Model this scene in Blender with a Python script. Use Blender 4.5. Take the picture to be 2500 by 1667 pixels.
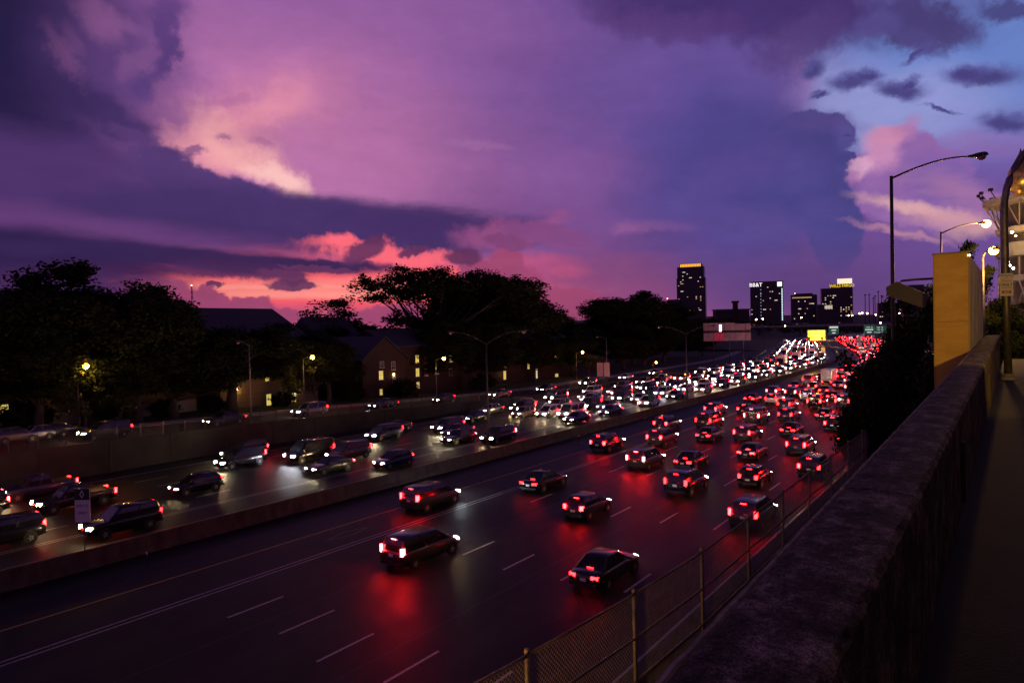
import bpy, math, random
import numpy as np
from mathutils import Vector, Matrix

rnd = random.Random(7)
R = math.radians
scene = bpy.context.scene
col = scene.collection
for o in list(bpy.data.objects):
    bpy.data.objects.remove(o)

# ------------------------------------------------------------------ camera
FPX, ROLL, HY, CAMZ = 1667.0, R(1.3), 803.0, 13.0
PITCH = math.atan((833.5 - HY) / FPX)
cd = bpy.data.cameras.new('camera')
cam = bpy.data.objects.new('camera', cd)
col.objects.link(cam)
cd.sensor_width = 36.0
cd.lens = FPX / 2500.0 * 36.0
cd.clip_start = 0.05
cd.clip_end = 20000.0
cam.location = (0, 0, CAMZ)
cam.matrix_world = (Matrix.Translation((0, 0, CAMZ)) @ Matrix.Rotation(R(90) - PITCH, 4, 'X')
                    @ Matrix.Rotation(-ROLL, 4, 'Z'))
scene.camera = cam
scene.view_settings.view_transform = 'Standard'
scene.view_settings.look = 'None'
scene.view_settings.exposure = 0.0
scene.view_settings.gamma = 1.0
scene.view_settings.use_curve_mapping = False
scene.cycles.use_denoising = True
scene.cycles.max_bounces = 5
scene.cycles.diffuse_bounces = 2
scene.cycles.glossy_bounces = 2
scene.cycles.transmission_bounces = 3
scene.cycles.use_light_tree = True
scene.cycles.sample_clamp_indirect = 4.0
scene.cycles.caustics_reflective = False
scene.cycles.caustics_refractive = False


def ray(px, py):
    """direction of a sight line; used to find where things of the place stand"""
    x, y = px - 1250.0, py - 833.5
    c, s = math.cos(ROLL), math.sin(ROLL)
    x, y = x * c - y * s, x * s + y * c
    cp, sp = math.cos(PITCH), math.sin(PITCH)
    return Vector((x / FPX, cp - y / FPX * sp, -sp - y / FPX * cp))


def atY(px, py, Y):
    r = ray(px, py)
    t = Y / r.y
    return Vector((r.x * t, Y, CAMZ + r.z * t))


def lin(c):
    return tuple(((v / 255.0) / 12.92 if v / 255.0 <= .04045 else ((v / 255.0 + .055) / 1.055) ** 2.4) for v in c)


# ------------------------------------------------------------------ world (dusk sky)
world = bpy.data.worlds.new('World')
scene.world = world
world.use_nodes = True
wt = world.node_tree
wt.nodes.clear()
world.cycles.sampling_method = 'NONE'
wo = wt.nodes.new('ShaderNodeOutputWorld')
wb = wt.nodes.new('ShaderNodeBackground')
wt.links.new(wb.outputs[0], wo.inputs[0])


def sk(node_in, v):
    if hasattr(v, 'is_output'):
        wt.links.new(v, node_in)
    else:
        node_in.default_value = v


def M(op, a, b=0.0, c=0.0):
    n = wt.nodes.new('ShaderNodeMath')
    n.operation = op
    sk(n.inputs[0], a)
    sk(n.inputs[1], b)
    sk(n.inputs[2], c)
    return n.outputs[0]


tcn = wt.nodes.new('ShaderNodeTexCoord')
DIR = tcn.outputs['Generated']
sp_ = wt.nodes.new('ShaderNodeSeparateXYZ')
wt.links.new(DIR, sp_.inputs[0])
AZ = M('ARCTAN2', sp_.outputs[0], sp_.outputs[1])
EL = M('ARCSINE', sp_.outputs[2])


def wnoise(scale, detail, rough, stretch=1.0, seed=0.0):
    v = wt.nodes.new('ShaderNodeCombineXYZ')
    wt.links.new(AZ, v.inputs[0])
    wt.links.new(M('MULTIPLY', EL, stretch), v.inputs[1])
    v.inputs[2].default_value = seed
    n = wt.nodes.new('ShaderNodeTexNoise')
    n.inputs['Scale'].default_value = scale
    n.inputs['Detail'].default_value = detail
    n.inputs['Roughness'].default_value = rough
    wt.links.new(v.outputs[0], n.inputs['Vector'])
    return n


def warp(n, amp, ampv=None):
    s = wt.nodes.new('ShaderNodeSeparateColor')
    wt.links.new(n.outputs['Color'], s.inputs[0])
    a = M('ADD', AZ, M('MULTIPLY', M('SUBTRACT', s.outputs[0], .5), amp))
    e = M('ADD', EL, M('MULTIPLY', M('SUBTRACT', s.outputs[1], .5), ampv or amp))
    return a, e


W0 = (AZ, EL)
W1 = warp(wnoise(2.6, 3, .5, 1.6, 3.1), .28, .11)        # large soft
W2 = warp(wnoise(13, 7, .62, 1.0, 7.7), .115, .09)       # puffy cumulus edges
W3 = warp(wnoise(7, 6, .6, 4.0, 1.3), .20, .022)         # wispy, stretched
W4 = warp(wnoise(30, 5, .6, 1.0, 5.2), .035, .03)       # small ragged
W5 = warp(wnoise(48, 6, .62, 1.0, 2.2), .026, .022)      # small cumulus heads


def ae(px, py):
    r = ray(px, py).normalized()
    return math.atan2(r.x, r.y), math.asin(r.z)


SKYCOL = None


def mixc(fac, a, b):
    n = wt.nodes.new('ShaderNodeMix')
    n.data_type = 'RGBA'
    n.clamp_factor = True
    sk(n.inputs['Factor'], fac)
    for i, v in ((6, a), (7, b)):
        if hasattr(v, 'is_output'):
            wt.links.new(v, n.inputs[i])
        else:
            n.inputs[i].default_value = (*v, 1)
    return n.outputs[2]


def ell(cx, cy, rx, ry, rot, rgb, soft=.5, op=1.0, w=W1, pwr=None):
    """a cloud patch: an ellipse in azimuth / elevation with warped edges"""
    global SKYCOL
    a0, e0 = ae(cx, cy)
    c, s = math.cos(R(rot)), math.sin(R(rot))
    a1, e1 = ae(cx + rx * c, cy + rx * s)
    a2, e2 = ae(cx - ry * s, cy + ry * c)
    m = np.array([[a1 - a0, a2 - a0], [e1 - e0, e2 - e0]])
    i = np.linalg.inv(m)
    du = M('SUBTRACT', w[0], a0)
    dv = M('SUBTRACT', w[1], e0)
    p = M('MULTIPLY_ADD', du, float(i[0, 0]), M('MULTIPLY', dv, float(i[0, 1])))
    q = M('MULTIPLY_ADD', du, float(i[1, 0]), M('MULTIPLY', dv, float(i[1, 1])))
    d = M('SQRT', M('MULTIPLY_ADD', p, p, M('MULTIPLY', q, q)))
    mr = wt.nodes.new('ShaderNodeMapRange')
    mr.interpolation_type = 'SMOOTHSTEP'
    mr.clamp = True
    wt.links.new(d, mr.inputs['Value'])
    mr.inputs['From Min'].default_value = 1 + soft
    mr.inputs['From Max'].default_value = 1 - soft
    mr.inputs['To Min'].default_value = 0
    mr.inputs['To Max'].default_value = op
    SKYCOL = mixc(mr.outputs[0], SKYCOL, lin(rgb))


def ramp(v, stops):
    n = wt.nodes.new('ShaderNodeValToRGB')
    wt.links.new(v, n.inputs[0])
    e = n.color_ramp.elements
    for k, (p, c) in enumerate(stops):
        x = e[k] if k < 2 else e.new(p)
        x.position = p
        x.color = (*lin(c), 1)
    return n.outputs[0]


SKYCOL = ramp(M('MULTIPLY_ADD', W1[1], 1.0, .1),
              [(0.0, (60, 35, 60)), (.10, (158, 76, 114)), (.2, (120, 72, 132)), (.42, (122, 80, 148)), (.62, (84, 60, 116)), (1, (40, 31, 64))])
# --- broad colour of the high overcast
ell(1050, 230, 700, 420, 0, (130, 86, 156), .9, .95)
ell(800, 330, 560, 330, 10, (166, 104, 162), .95, .85)
ell(1750, 320, 520, 420, 0, (94, 76, 146), .9, .9)
ell(1400, 560, 520, 220, 0, (126, 78, 140), .9, .7)
ell(1450, 740, 500, 90, 0, (148, 74, 120), .9, .8)
ell(2100, 690, 500, 130, 0, (106, 70, 126), .9, .8)
ell(1330, 420, 260, 60, 8, (142, 92, 156), .8, .5, W3)
ell(1500, 130, 330, 60, -6, (112, 72, 138), .8, .6, W2)
ell(1250, 60, 300, 70, 10, (140, 92, 158), .8, .55, W2)
# --- clear gap of blue sky on the right
ell(2520, 250, 620, 330, 0, (112, 132, 198), .35, 1, W2)
ell(2420, 120, 420, 150, 0, (100, 126, 196), .6, .7, W1)
ell(2120, 260, 260, 130, 10, (150, 154, 212), .6, .85, W1)
ell(2500, 420, 300, 110, 0, (112, 96, 170), .8, .8, W3)
ell(2430, 350, 160, 26, 0, (150, 112, 178), .8, .6, W3)
ell(2400, 560, 420, 150, 0, (108, 76, 146), .6, .95, W1)
# --- bright break in the cloud, upper left
ell(760, 380, 330, 190, 15, (188, 116, 168), .8, .8, W1)
ell(640, 280, 190, 90, -20, (206, 128, 166), .7, .8, W2)
ell(560, 330, 190, 62, -24, (228, 146, 166), .6, .85, W2)
ell(500, 345, 100, 30, 8, (232, 152, 168), .5, .8, W2)
ell(620, 380, 140, 46, 35, (242, 172, 172), .6, .85, W2)
ell(680, 425, 70, 30, 25, (248, 194, 190), .7, .85, W2)
ell(700, 335, 110, 40, 12, (180, 112, 160), .6, .6, W2)
ell(560, 250, 60, 14, -8, (176, 106, 158), .6, .6, W4)
ell(420, 375, 34, 12, 10, (104, 66, 124), .5, .8, W5)
ell(480, 368, 26, 10, -10, (112, 70, 128), .5, .75, W5)
ell(545, 335, 20, 7, 0, (150, 92, 142), .6, .7, W5)
ell(640, 345, 30, 8, 10, (170, 106, 150), .6, .6, W5)
# --- dark ragged cloud, top left
ell(20, 230, 330, 430, 0, (50, 36, 86), .7, .95, W1)
ell(190, 120, 260, 190, 30, (84, 58, 116), .5, .75, W2)
ell(235, 40, 70, 34, 50, (146, 92, 146), .6, .7, W4)
ell(290, 60, 60, 20, 20, (136, 86, 142), .6, .6, W4)
ell(150, 140, 22, 70, -28, (128, 80, 132), .7, .75, W2)
ell(180, 95, 40, 18, 60, (118, 74, 126), .7, .6, W4)
ell(390, 110, 30, 90, 8, (80, 56, 116), .45, .85, W2)
ell(350, 220, 34, 30, 20, (86, 60, 120), .45, .85, W4)
ell(240, 275, 130, 40, 28, (68, 48, 100), .45, .9, W2)
ell(320, 330, 60, 16, 20, (90, 60, 116), .5, .8, W4)
ell(110, 330, 160, 34, 20, (60, 42, 92), .6, .7, W2)
ell(400, 30, 50, 40, 0, (96, 64, 126), .6, .7, W2)
ell(330, 150, 30, 60, 30, (132, 84, 140), .7, .55, W2)
ell(-30, 90, 240, 240, 0, (32, 26, 62), .8, .92, W1)
# --- long grey purple banks
ell(240, 465, 480, 100, 11, (82, 54, 110), .4, .92, W3)
ell(500, 455, 200, 58, 24, (80, 56, 112), .22, .97, W2)
ell(740, 550, 520, 74, 2, (68, 48, 100), .25, .97, W3)
ell(700, 520, 330, 46, 6, (72, 52, 106), .5, .8, W2)
ell(1040, 552, 220, 36, 3, (70, 48, 102), .5, .9, W3)
ell(240, 560, 420, 32, 6, (106, 64, 122), .8, .85, W3)
# --- the sunset under the banks
ell(850, 705, 500, 76, 0, (226, 90, 116), .5, .95, W3)
ell(800, 700, 520, 58, 0, (255, 92, 108), .3, 1, W3)
ell(820, 703, 420, 26, 0, (255, 132, 128), .7, .95, W3)
ell(760, 722, 300, 10, 0, (255, 150, 140), .8, .85, W3)
ell(640, 700, 200, 6, 0, (255, 158, 146), .8, .7, W3)
ell(930, 622, 190, 28, 3, (255, 108, 124), .35, .97, W2)
ell(1000, 668, 240, 14, 0, (255, 112, 122), .6, .8, W3)
ell(1330, 650, 100, 30, 4, (190, 82, 124), .5, .75, W5)
ell(1390, 665, 50, 13, 0, (214, 90, 124), .6, .7, W5)
ell(1480, 690, 150, 60, 0, (132, 74, 124), .8, .7, W2)
ell(1250, 560, 130, 34, -8, (160, 84, 138), .5, .8, W2)
ell(820, 780, 640, 32, 0, (190, 84, 116), .7, .9, W3)
# --- the lower dark bank that runs out to a point
ell(40, 640, 400, 84, 3, (42, 30, 72), .35, .97, W3)
ell(480, 634, 420, 26, 3, (56, 38, 84), .35, .97, W3)
ell(780, 646, 200, 11, 3, (62, 40, 86), .4, .95, W5)
ell(560, 665, 160, 16, 4, (74, 44, 90), .5, .9, W5)
ell(140, 715, 230, 66, 0, (72, 42, 90), .5, .97, W3)
ell(390, 735, 90, 52, 0, (128, 62, 108), .5, .9, W5)
# --- cumulus heads in front of the glow
for a in ((455, 752, 80, 46, 0), (500, 728, 34, 34, 0), (535, 738, 26, 28, 0), (585, 758, 34, 34, 0), (605, 745, 22, 24, 0), (640, 752, 30, 30, 0), (437, 712, 20, 34, 0), (690, 772, 60, 22, 0),
          (880, 778, 60, 16, 0), (960, 770, 90, 26, 0), (1010, 756, 30, 20, 0), (830, 770, 26, 18, 0), (1235, 640, 40, 40, 0), (1265, 690, 60, 42, 0), (1180, 690, 70, 40, 0), (1330, 735, 150, 36, 0), (1160, 660, 40, 26, 0)):
    ell(*a, (158, 72, 112), .16, .96, W5)
for a in ((715, 697, 66, 13, 0), (715, 682, 34, 16, 0), (770, 657, 90, 7, 4), (1130, 628, 46, 22, 0), (890, 612, 62, 26, -28), (1010, 615, 40, 9, -15), (520, 694, 22, 6, 0), (690, 668, 60, 9, 4), (930, 700, 26, 7, 0)):
    ell(*a, (100, 52, 94), .25, .94, W5)
ell(1330, 570, 110, 26, 10, (132, 74, 130), .3, .9, W5)
ell(1240, 590, 60, 18, 10, (128, 68, 118), .3, .9, W5)
ell(1600, 558, 95, 20, 0, (168, 98, 150), .4, .8, W5)
ell(1630, 588, 120, 28, 0, (112, 72, 134), .3, .9, W5)
ell(1530, 600, 60, 20, 0, (116, 74, 136), .4, .8, W5)
ell(1170, 355, 70, 12, 5, (162, 108, 166), .6, .6, W4)
ell(1400, 330, 60, 20, 20, (112, 80, 150), .8, .4, W4)
# --- overcast edge against the clear gap, its pink rim first
ell(1860, 205, 122, 120, 0, (160, 118, 180), .25, .75, W4)
ell(1700, 200, 262, 190, 0, (96, 78, 148), .28, .95, W4)
ell(1560, 210, 240, 220, 0, (110, 80, 150), .9, .8, W1)
# --- pink cumulus, then the blue thunderhead in front of it
for a in ((2205, 375, 88, 66, 0), (2110, 415, 66, 40, 0), (2300, 415, 80, 52, 10), (2230, 480, 180, 80, 8)):
    ell(*a, (146, 102, 168), .12, .96, W5)
ell(2300, 440, 100, 60, 10, (118, 90, 162), .5, .8, W4)
ell(2150, 365, 46, 50, -20, (208, 144, 186), .5, .85, W5)
ell(2175, 330, 50, 22, -10, (206, 138, 176), .5, .8, W5)
ell(2090, 412, 44, 22, -20, (222, 168, 200), .4, .85, W5)
ell(2075, 432, 26, 16, 0, (186, 124, 176), .4, .8, W5)
ell(2230, 310, 16, 26, 0, (176, 124, 178), .6, .6, W5)
ell(1770, 430, 230, 230, 0, (80, 70, 140), .5, .95, W1)
ell(1900, 450, 150, 170, 0, (75, 68, 135), .35, .97, W2)
for a in ((1975, 335, 110, 62, 0), (2040, 322, 46, 44, 0), (2010, 405, 62, 50, 0), (1990, 480, 90, 90, 0), (2040, 560, 70, 110, 0), (2060, 385, 26, 16, 0)):
    ell(*a, (74, 68, 134), .10, .97, W5)
ell(2000, 300, 90, 20, 4, (92, 74, 138), .8, .6, W4)
ell(1950, 420, 70, 40, -30, (88, 78, 148), .8, .6, W4)
ell(2000, 520, 60, 30, -20, (84, 74, 142), .8, .6, W4)
ell(1850, 560, 120, 40, 10, (94, 74, 140), .9, .6, W2)
ell(2060, 330, 24, 34, 0, (96, 84, 152), .8, .6, W5)
ell(1800, 420, 160, 60, -30, (94, 74, 144), .8, .5, W2)
ell(1980, 690, 260, 80, 0, (94, 66, 126), .8, .9, W1)
# --- high dark scud, top right
ell(1820, 30, 480, 80, 0, (70, 50, 110), .45, .95, W2)
ell(1600, 60, 200, 40, 5, (92, 62, 124), .6, .7, W2)
ell(1950, 105, 110, 54, -30, (84, 62, 122), .45, .85, W2)
ell(2260, 50, 120, 56, 20, (74, 62, 118), .35, .92, W2)
ell(2240, 100, 70, 24, 30, (82, 72, 132), .4, .85, W4)
ell(2140, 60, 60, 30, -20, (86, 76, 138), .5, .8, W4)
ell(2480, 10, 110, 36, 0, (70, 62, 120), .4, .85, W2)
for a in ((2080, 196, 60, 20, -6), (2120, 188, 30, 12, 0), (2195, 220, 60, 18, 8), (2215, 205, 28, 14, -20), (2400, 186, 92, 24, -4), (2360, 178, 40, 18, 0), (2460, 298, 70, 22, 0), (1985, 170, 34, 20, -40),
          (2240, 130, 40, 9, -35), (2000, 232, 26, 8, -20), (2300, 265, 48, 5, 10), (2060, 330, 10, 6, 0)):
    ell(*a, (84, 80, 146), .6, .85, W4)
    ell(a[0], a[1] + a[3] * .3, a[2] * .7, a[3] * .6, a[4], (70, 62, 122), .6, .8, W5)
# --- lit streaks low on the right
ell(2230, 508, 120, 13, 11, (226, 172, 172), .8, .85, W5)
ell(2330, 470, 120, 40, 15, (176, 122, 164), .9, .6, W3)
ell(2200, 568, 110, 8, 12, (186, 132, 160), .9, .8, W5)
ell(2340, 540, 120, 20, 4, (210, 154, 164), .9, .75, W5)
ell(2400, 560, 90, 16, -8, (214, 160, 160), .9, .6, W5)
# fine variation, and a dull ground below the horizon
fn = wnoise(5.5, 8, .58, 2.2, 11.0)
fn2 = wnoise(22, 8, .65, 2.0, 4.0)
SKYV = M('ADD', M('MULTIPLY_ADD', fn.outputs['Fac'], .40, .67), M('MULTIPLY', fn2.outputs['Fac'], .24))
gm = wt.nodes.new('ShaderNodeMapRange')
wt.links.new(EL, gm.inputs['Value'])
gm.inputs['From Min'].default_value = -.03
gm.inputs['From Max'].default_value = 0.0
SKYCOL = mixc(gm.outputs[0], (.006, .005, .007), SKYCOL)
wt.links.new(SKYCOL, wb.inputs['Color'])
wt.links.new(SKYV, wb.inputs['Strength'])

# ------------------------------------------------------------------ last sunlight, already gone from the ground
sd = bpy.data.lights.new('sun', 'SUN')
sd.energy = 0.015
sd.angle = R(12)
sd.color = (1, .45, .4)
sun = bpy.data.objects.new('sun', sd)
col.objects.link(sun)
sun.rotation_euler = Vector((.25, -1, -.05)).to_track_quat('-Z', 'Y').to_euler()

# ================================================================== helpers
MATS = {}


def mat(name, rgb, rough=.6, metal=0.0, spec=.4, rgb2=None, scale=3.0, detail=5, bump=0.0, bscale=None, emit=None, estr=0.0,
        stretch=(1, 1, 1), lo=.35, hi=.65, coat=0.0):
    if name in MATS:
        return MATS[name]
    m = bpy.data.materials.new(name)
    m.use_nodes = True
    t = m.node_tree
    b = t.nodes['Principled BSDF']
    b.inputs['Base Color'].default_value = (*rgb, 1)
    b.inputs['Roughness'].default_value = rough
    b.inputs['Metallic'].default_value = metal
    b.inputs['Specular IOR Level'].default_value = spec
    b.inputs['Coat Weight'].default_value = coat
    if emit:
        b.inputs['Emission Color'].default_value = (*emit, 1)
        b.inputs['Emission Strength'].default_value = estr
    if rgb2 or bump:
        tc = t.nodes.new('ShaderNodeTexCoord')
        mp = t.nodes.new('ShaderNodeMapping')
        mp.inputs['Scale'].default_value = stretch
        t.links.new(tc.outputs['Object'], mp.inputs[0])
    if rgb2:
        n = t.nodes.new('ShaderNodeTexNoise')
        n.inputs['Scale'].default_value = scale
        n.inputs['Detail'].default_value = detail
        n.inputs['Roughness'].default_value = .62
        t.links.new(mp.outputs[0], n.inputs['Vector'])
        cr = t.nodes.new('ShaderNodeValToRGB')
        cr.color_ramp.elements[0].position = lo
        cr.color_ramp.elements[1].position = hi
        cr.color_ramp.elements[0].color = (*rgb, 1)
        cr.color_ramp.elements[1].color = (*rgb2, 1)
        t.links.new(n.outputs['Fac'], cr.inputs[0])
        t.links.new(cr.outputs[0], b.inputs['Base Color'])
    if bump:
        n2 = t.nodes.new('ShaderNodeTexNoise')
        n2.inputs['Scale'].default_value = bscale or scale * 6
        n2.inputs['Detail'].default_value = 6
        t.links.new(mp.outputs[0], n2.inputs['Vector'])
        bp = t.nodes.new('ShaderNodeBump')
        bp.inputs['Strength'].default_value = bump
        bp.inputs['Distance'].default_value = .03
        t.links.new(n2.outputs['Fac'], bp.inputs['Height'])
        t.links.new(bp.outputs[0], b.inputs['Normal'])
    MATS[name] = m
    return m


def emat(name, rgb, strength):
    return mat(name, tuple(min(.8, c) for c in rgb), .4, emit=rgb, estr=strength)


def brick_mat(name, c1, c2, mortar):
    m = mat(name, c1, .85)
    t = m.node_tree
    b = t.nodes['Principled BSDF']
    tc = t.nodes.new('ShaderNodeTexCoord')
    br = t.nodes.new('ShaderNodeTexBrick')
    br.inputs['Scale'].default_value = 4.5
    br.inputs['Color1'].default_value = (*c1, 1)
    br.inputs['Color2'].default_value = (*c2, 1)
    br.inputs['Mortar'].default_value = (*mortar, 1)
    br.inputs['Mortar Size'].default_value = .015
    mp = t.nodes.new('ShaderNodeMapping')
    mp.inputs['Rotation'].default_value = (R(90), 0, R(45))
    t.links.new(tc.outputs['Object'], mp.inputs[0])
    t.links.new(mp.outputs[0], br.inputs['Vector'])
    t.links.new(br.outputs['Color'], b.inputs['Base Color'])
    return m


class MB:
    """collects shapes and links them as one mesh object"""

    def __init__(self):
        self.v, self.f, self.mi = [], [], []

    def add(self, vs, fs, mi=0):
        k = len(self.v)
        self.v += [tuple(p) for p in vs]
        self.f += [tuple(i + k for i in q) for q in fs]
        self.mi += [mi] * len(fs)
        return self

    def box(self, c, s, rz=0.0, mi=0, taper=1.0):
        hx, hy, hz = s[0] / 2, s[1] / 2, s[2] / 2
        cr, sr = math.cos(rz), math.sin(rz)
        vs = []
        for z, k in ((-hz, 1), (hz, taper)):
            for x, y in ((-hx, -hy), (hx, -hy), (hx, hy), (-hx, hy)):
                x, y = x * k, y * k
                vs.append((c[0] + x * cr - y * sr, c[1] + x * sr + y * cr, c[2] + z))
        return self.add(vs, [(3, 2, 1, 0), (4, 5, 6, 7), (0, 1, 5, 4), (1, 2, 6, 5), (2, 3, 7, 6), (3, 0, 4, 7)], mi)

    def prism(self, poly, z0, z1, mi=0):
        n = len(poly)
        vs = [(x, y, z0) for x, y in poly] + [(x, y, z1) for x, y in poly]
        fs = [tuple(range(n - 1, -1, -1)), tuple(range(n, 2 * n))]
        fs += [(i, (i + 1) % n, n + (i + 1) % n, n + i) for i in range(n)]
        return self.add(vs, fs, mi)

    def tube(self, pts, rad, n=8, mi=0, cap=True):
        pts = [Vector(p) for p in pts]
        if not hasattr(rad, '__len__'):
            rad = [rad] * len(pts)
        rings = []
        for i, p in enumerate(pts):
            t = (pts[min(i + 1, len(pts) - 1)] - pts[max(i - 1, 0)]).normalized()
            up = Vector((0, 0, 1)) if abs(t.z) < .9 else Vector((1, 0, 0))
            a = t.cross(up).normalized()
            b = t.cross(a)
            rings.append([p + (a * math.cos(2 * math.pi * k / n) + b * math.sin(2 * math.pi * k / n)) * rad[i] for k in range(n)])
        vs = [q for r in rings for q in r]
        fs = []
        for i in range(len(pts) - 1):
            for k in range(n):
                fs.append((i * n + k, i * n + (k + 1) % n, (i + 1) * n + (k + 1) % n, (i + 1) * n + k))
        if cap:
            fs += [tuple(range(n - 1, -1, -1)), tuple(range((len(pts) - 1) * n, len(pts) * n))]
        return self.add(vs, fs, mi)

    def lathe(self, prof, c=(0, 0, 0), n=16, mi=0, axis='z'):
        vs, fs = [], []
        for r, z in prof:
            for k in range(n):
                a = 2 * math.pi * k / n
                p = (r * math.cos(a), r * math.sin(a), z)
                if axis == 'x':
                    p = (p[2], p[0], p[1])
                vs.append((c[0] + p[0], c[1] + p[1], c[2] + p[2]))
        for i in range(len(prof) - 1):
            for k in range(n):
                fs.append((i * n + k, i * n + (k + 1) % n, (i + 1) * n + (k + 1) % n, (i + 1) * n + k))
        fs += [tuple(range(n - 1, -1, -1)), tuple(range((len(prof) - 1) * n, len(prof) * n))]
        return self.add(vs, fs, mi)

    def ball(self, c, r, n=10, mi=0, sz=1.0):
        prof = [(max(.001, r * math.sin(math.pi * i / 6)), -r * sz * math.cos(math.pi * i / 6)) for i in range(7)]
        return self.lathe(prof, c, n, mi)

    def mesh(self, name, mats, smooth=False):
        me = bpy.data.meshes.new(name)
        me.from_pydata(self.v, [], self.f)
        for m in (mats if isinstance(mats, (list, tuple)) else [mats]):
            me.materials.append(m)
        me.polygons.foreach_set('material_index', self.mi)
        if smooth:
            me.polygons.foreach_set('use_smooth', [True] * len(self.f))
        me.update()
        return me

    def build(self, name, mats, parent=None, smooth=False):
        o = bpy.data.objects.new(name, self.mesh(name, mats, smooth))
        col.objects.link(o)
        o.parent = parent
        return o


def tag(o, label=None, cat=None, group=None, kind=None):
    if label:
        o['label'] = label
    if cat:
        o['category'] = cat
    if group:
        o['group'] = group
    if kind:
        o['kind'] = kind
    return o


def thing(name, label, cat, loc=(0, 0, 0), rz=0.0, group=None):
    o = bpy.data.objects.new(name, None)
    o.empty_display_size = .2
    col.objects.link(o)
    o.location = loc
    o.rotation_euler = (0, 0, rz)
    return tag(o, label, cat, group)


def inst(name, me, parent=None, loc=(0, 0, 0), rz=0.0, sc=1.0):
    o = bpy.data.objects.new(name, me)
    col.objects.link(o)
    o.parent = parent
    o.location = loc
    o.rotation_euler = (0, 0, rz)
    o.scale = sc if hasattr(sc, '__len__') else (sc, sc, sc)
    return o


def point_light(parent, loc, rgb, watts, radius=.12):
    ld = bpy.data.lights.new('lamp_light', 'POINT')
    ld.energy = watts
    ld.color = rgb
    ld.shadow_soft_size = radius
    lo = bpy.data.objects.new('lamp_light', ld)
    col.objects.link(lo)
    lo.parent = parent
    lo.location = loc
    return lo


def text_mesh(body, size, depth=.0, align='CENTER'):
    cu = bpy.data.curves.new('lettering', 'FONT')
    cu.body = body
    cu.size = size
    cu.align_x = align
    cu.align_y = 'CENTER'
    cu.extrude = depth
    o = bpy.data.objects.new('lettering', cu)
    col.objects.link(o)
    dg = bpy.context.evaluated_depsgraph_get()
    me = bpy.data.meshes.new_from_object(o.evaluated_get(dg))
    bpy.data.objects.remove(o)
    return me


def text(body, size, parent, loc, m, rx=R(90), rz=0.0, depth=.004, sx=1.0):
    me = text_mesh(body, size, depth)
    me.materials.clear()
    me.materials.append(m)
    o = bpy.data.objects.new('lettering', me)
    col.objects.link(o)
    o.parent = parent
    o.location = loc
    o.rotation_euler = (rx, 0, rz)
    o.scale = (sx, 1, 1)
    return o


# ------------------------------------------------------------------ the road's own frame
TH = R(36.4)
RD = Vector((math.sin(TH), math.cos(TH)))
NL = Vector((-math.cos(TH), math.sin(TH)))
REF = 42.5


def P(d, s, z=0.0):
    """straight frame of the wall beside the camera: d metres left of it, s metres along"""
    q = NL * d + RD * s
    return Vector((q.x, q.y, z))


def at_d(px, py, d):
    r = ray(px, py)
    t = d / (r.x * NL.x + r.y * NL.y)
    return (r.x * RD.x + r.y * RD.y) * t, CAMZ + r.z * t


_phi = [(-500, 0), (130, 0), (200, -2.2), (290, -13), (450, -13), (700, -6), (1100, 0), (3000, 0)]
DS = 2.0
S0 = -200.0
_path = []
_p = Vector((P(REF, S0).x, P(REF, S0).y))
_s = S0
while _s < 1300:
    for (a, fa), (b, fb) in zip(_phi, _phi[1:]):
        if a <= _s <= b:
            u = (_s - a) / (b - a)
            u = u * u * (3 - 2 * u)
            h = TH + R(fa + (fb - fa) * u)
            break
    _path.append((_p.copy(), h))
    _p = _p + Vector((math.sin(h), math.cos(h))) * DS
    _s += DS


def C(d, s, z=0.0):
    k = (s - S0) / DS
    i = max(0, min(len(_path) - 2, int(k)))
    u = k - i
    p = _path[i][0].lerp(_path[i + 1][0], u)
    h = _path[i][1] * (1 - u) + _path[i + 1][1] * u
    return Vector((p.x - math.cos(h) * (d - REF), p.y + math.sin(h) * (d - REF), z)), h


def sweep(mb, prof, s0, s1, step, mi=0, closed=False, zf=None):
    """sweep a list of (d, z) along the road"""
    n = len(prof)
    k = int(math.ceil((s1 - s0) / step))
    vs = []
    for i in range(k + 1):
        s = s0 + (s1 - s0) * i / k
        dz = zf(s) if zf else 0.0
        for d, z in prof:
            vs.append(C(d, s, z + dz)[0])
    fs = []
    for i in range(k):
        for j in range(n if closed else n - 1):
            a, b = i * n + j, i * n + (j + 1) % n
            fs.append((b, a, a + n, b + n))
    if closed:
        fs += [tuple(range(n)), tuple(range(k * n + n - 1, k * n - 1, -1))]
    mb.add(vs, fs, mi)
    return mb


def smoothstep(a, b, x):
    u = max(0.0, min(1.0, (x - a) / (b - a)))
    return u * u * (3 - 2 * u)


def street_z(s):
    """the street beside the freeway comes down to the ramp"""
    return 4.2 - 1.3 * smoothstep(-60, 25, s) - 2.55 * smoothstep(20, 125, s) if s < 300 else .35


def ordinal(n):
    base = ['zeroth', 'first', 'second', 'third', 'fourth', 'fifth', 'sixth', 'seventh', 'eighth', 'ninth', 'tenth', 'eleventh',
            'twelfth', 'thirteenth', 'fourteenth', 'fifteenth', 'sixteenth', 'seventeenth', 'eighteenth', 'nineteenth']
    if n < 20:
        return base[n]
    t = {2: 'twent', 3: 'thirt', 4: 'fort', 5: 'fift'}[n // 10]
    return t + 'ieth' if n % 10 == 0 else t + 'y-' + base[n % 10]


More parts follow.
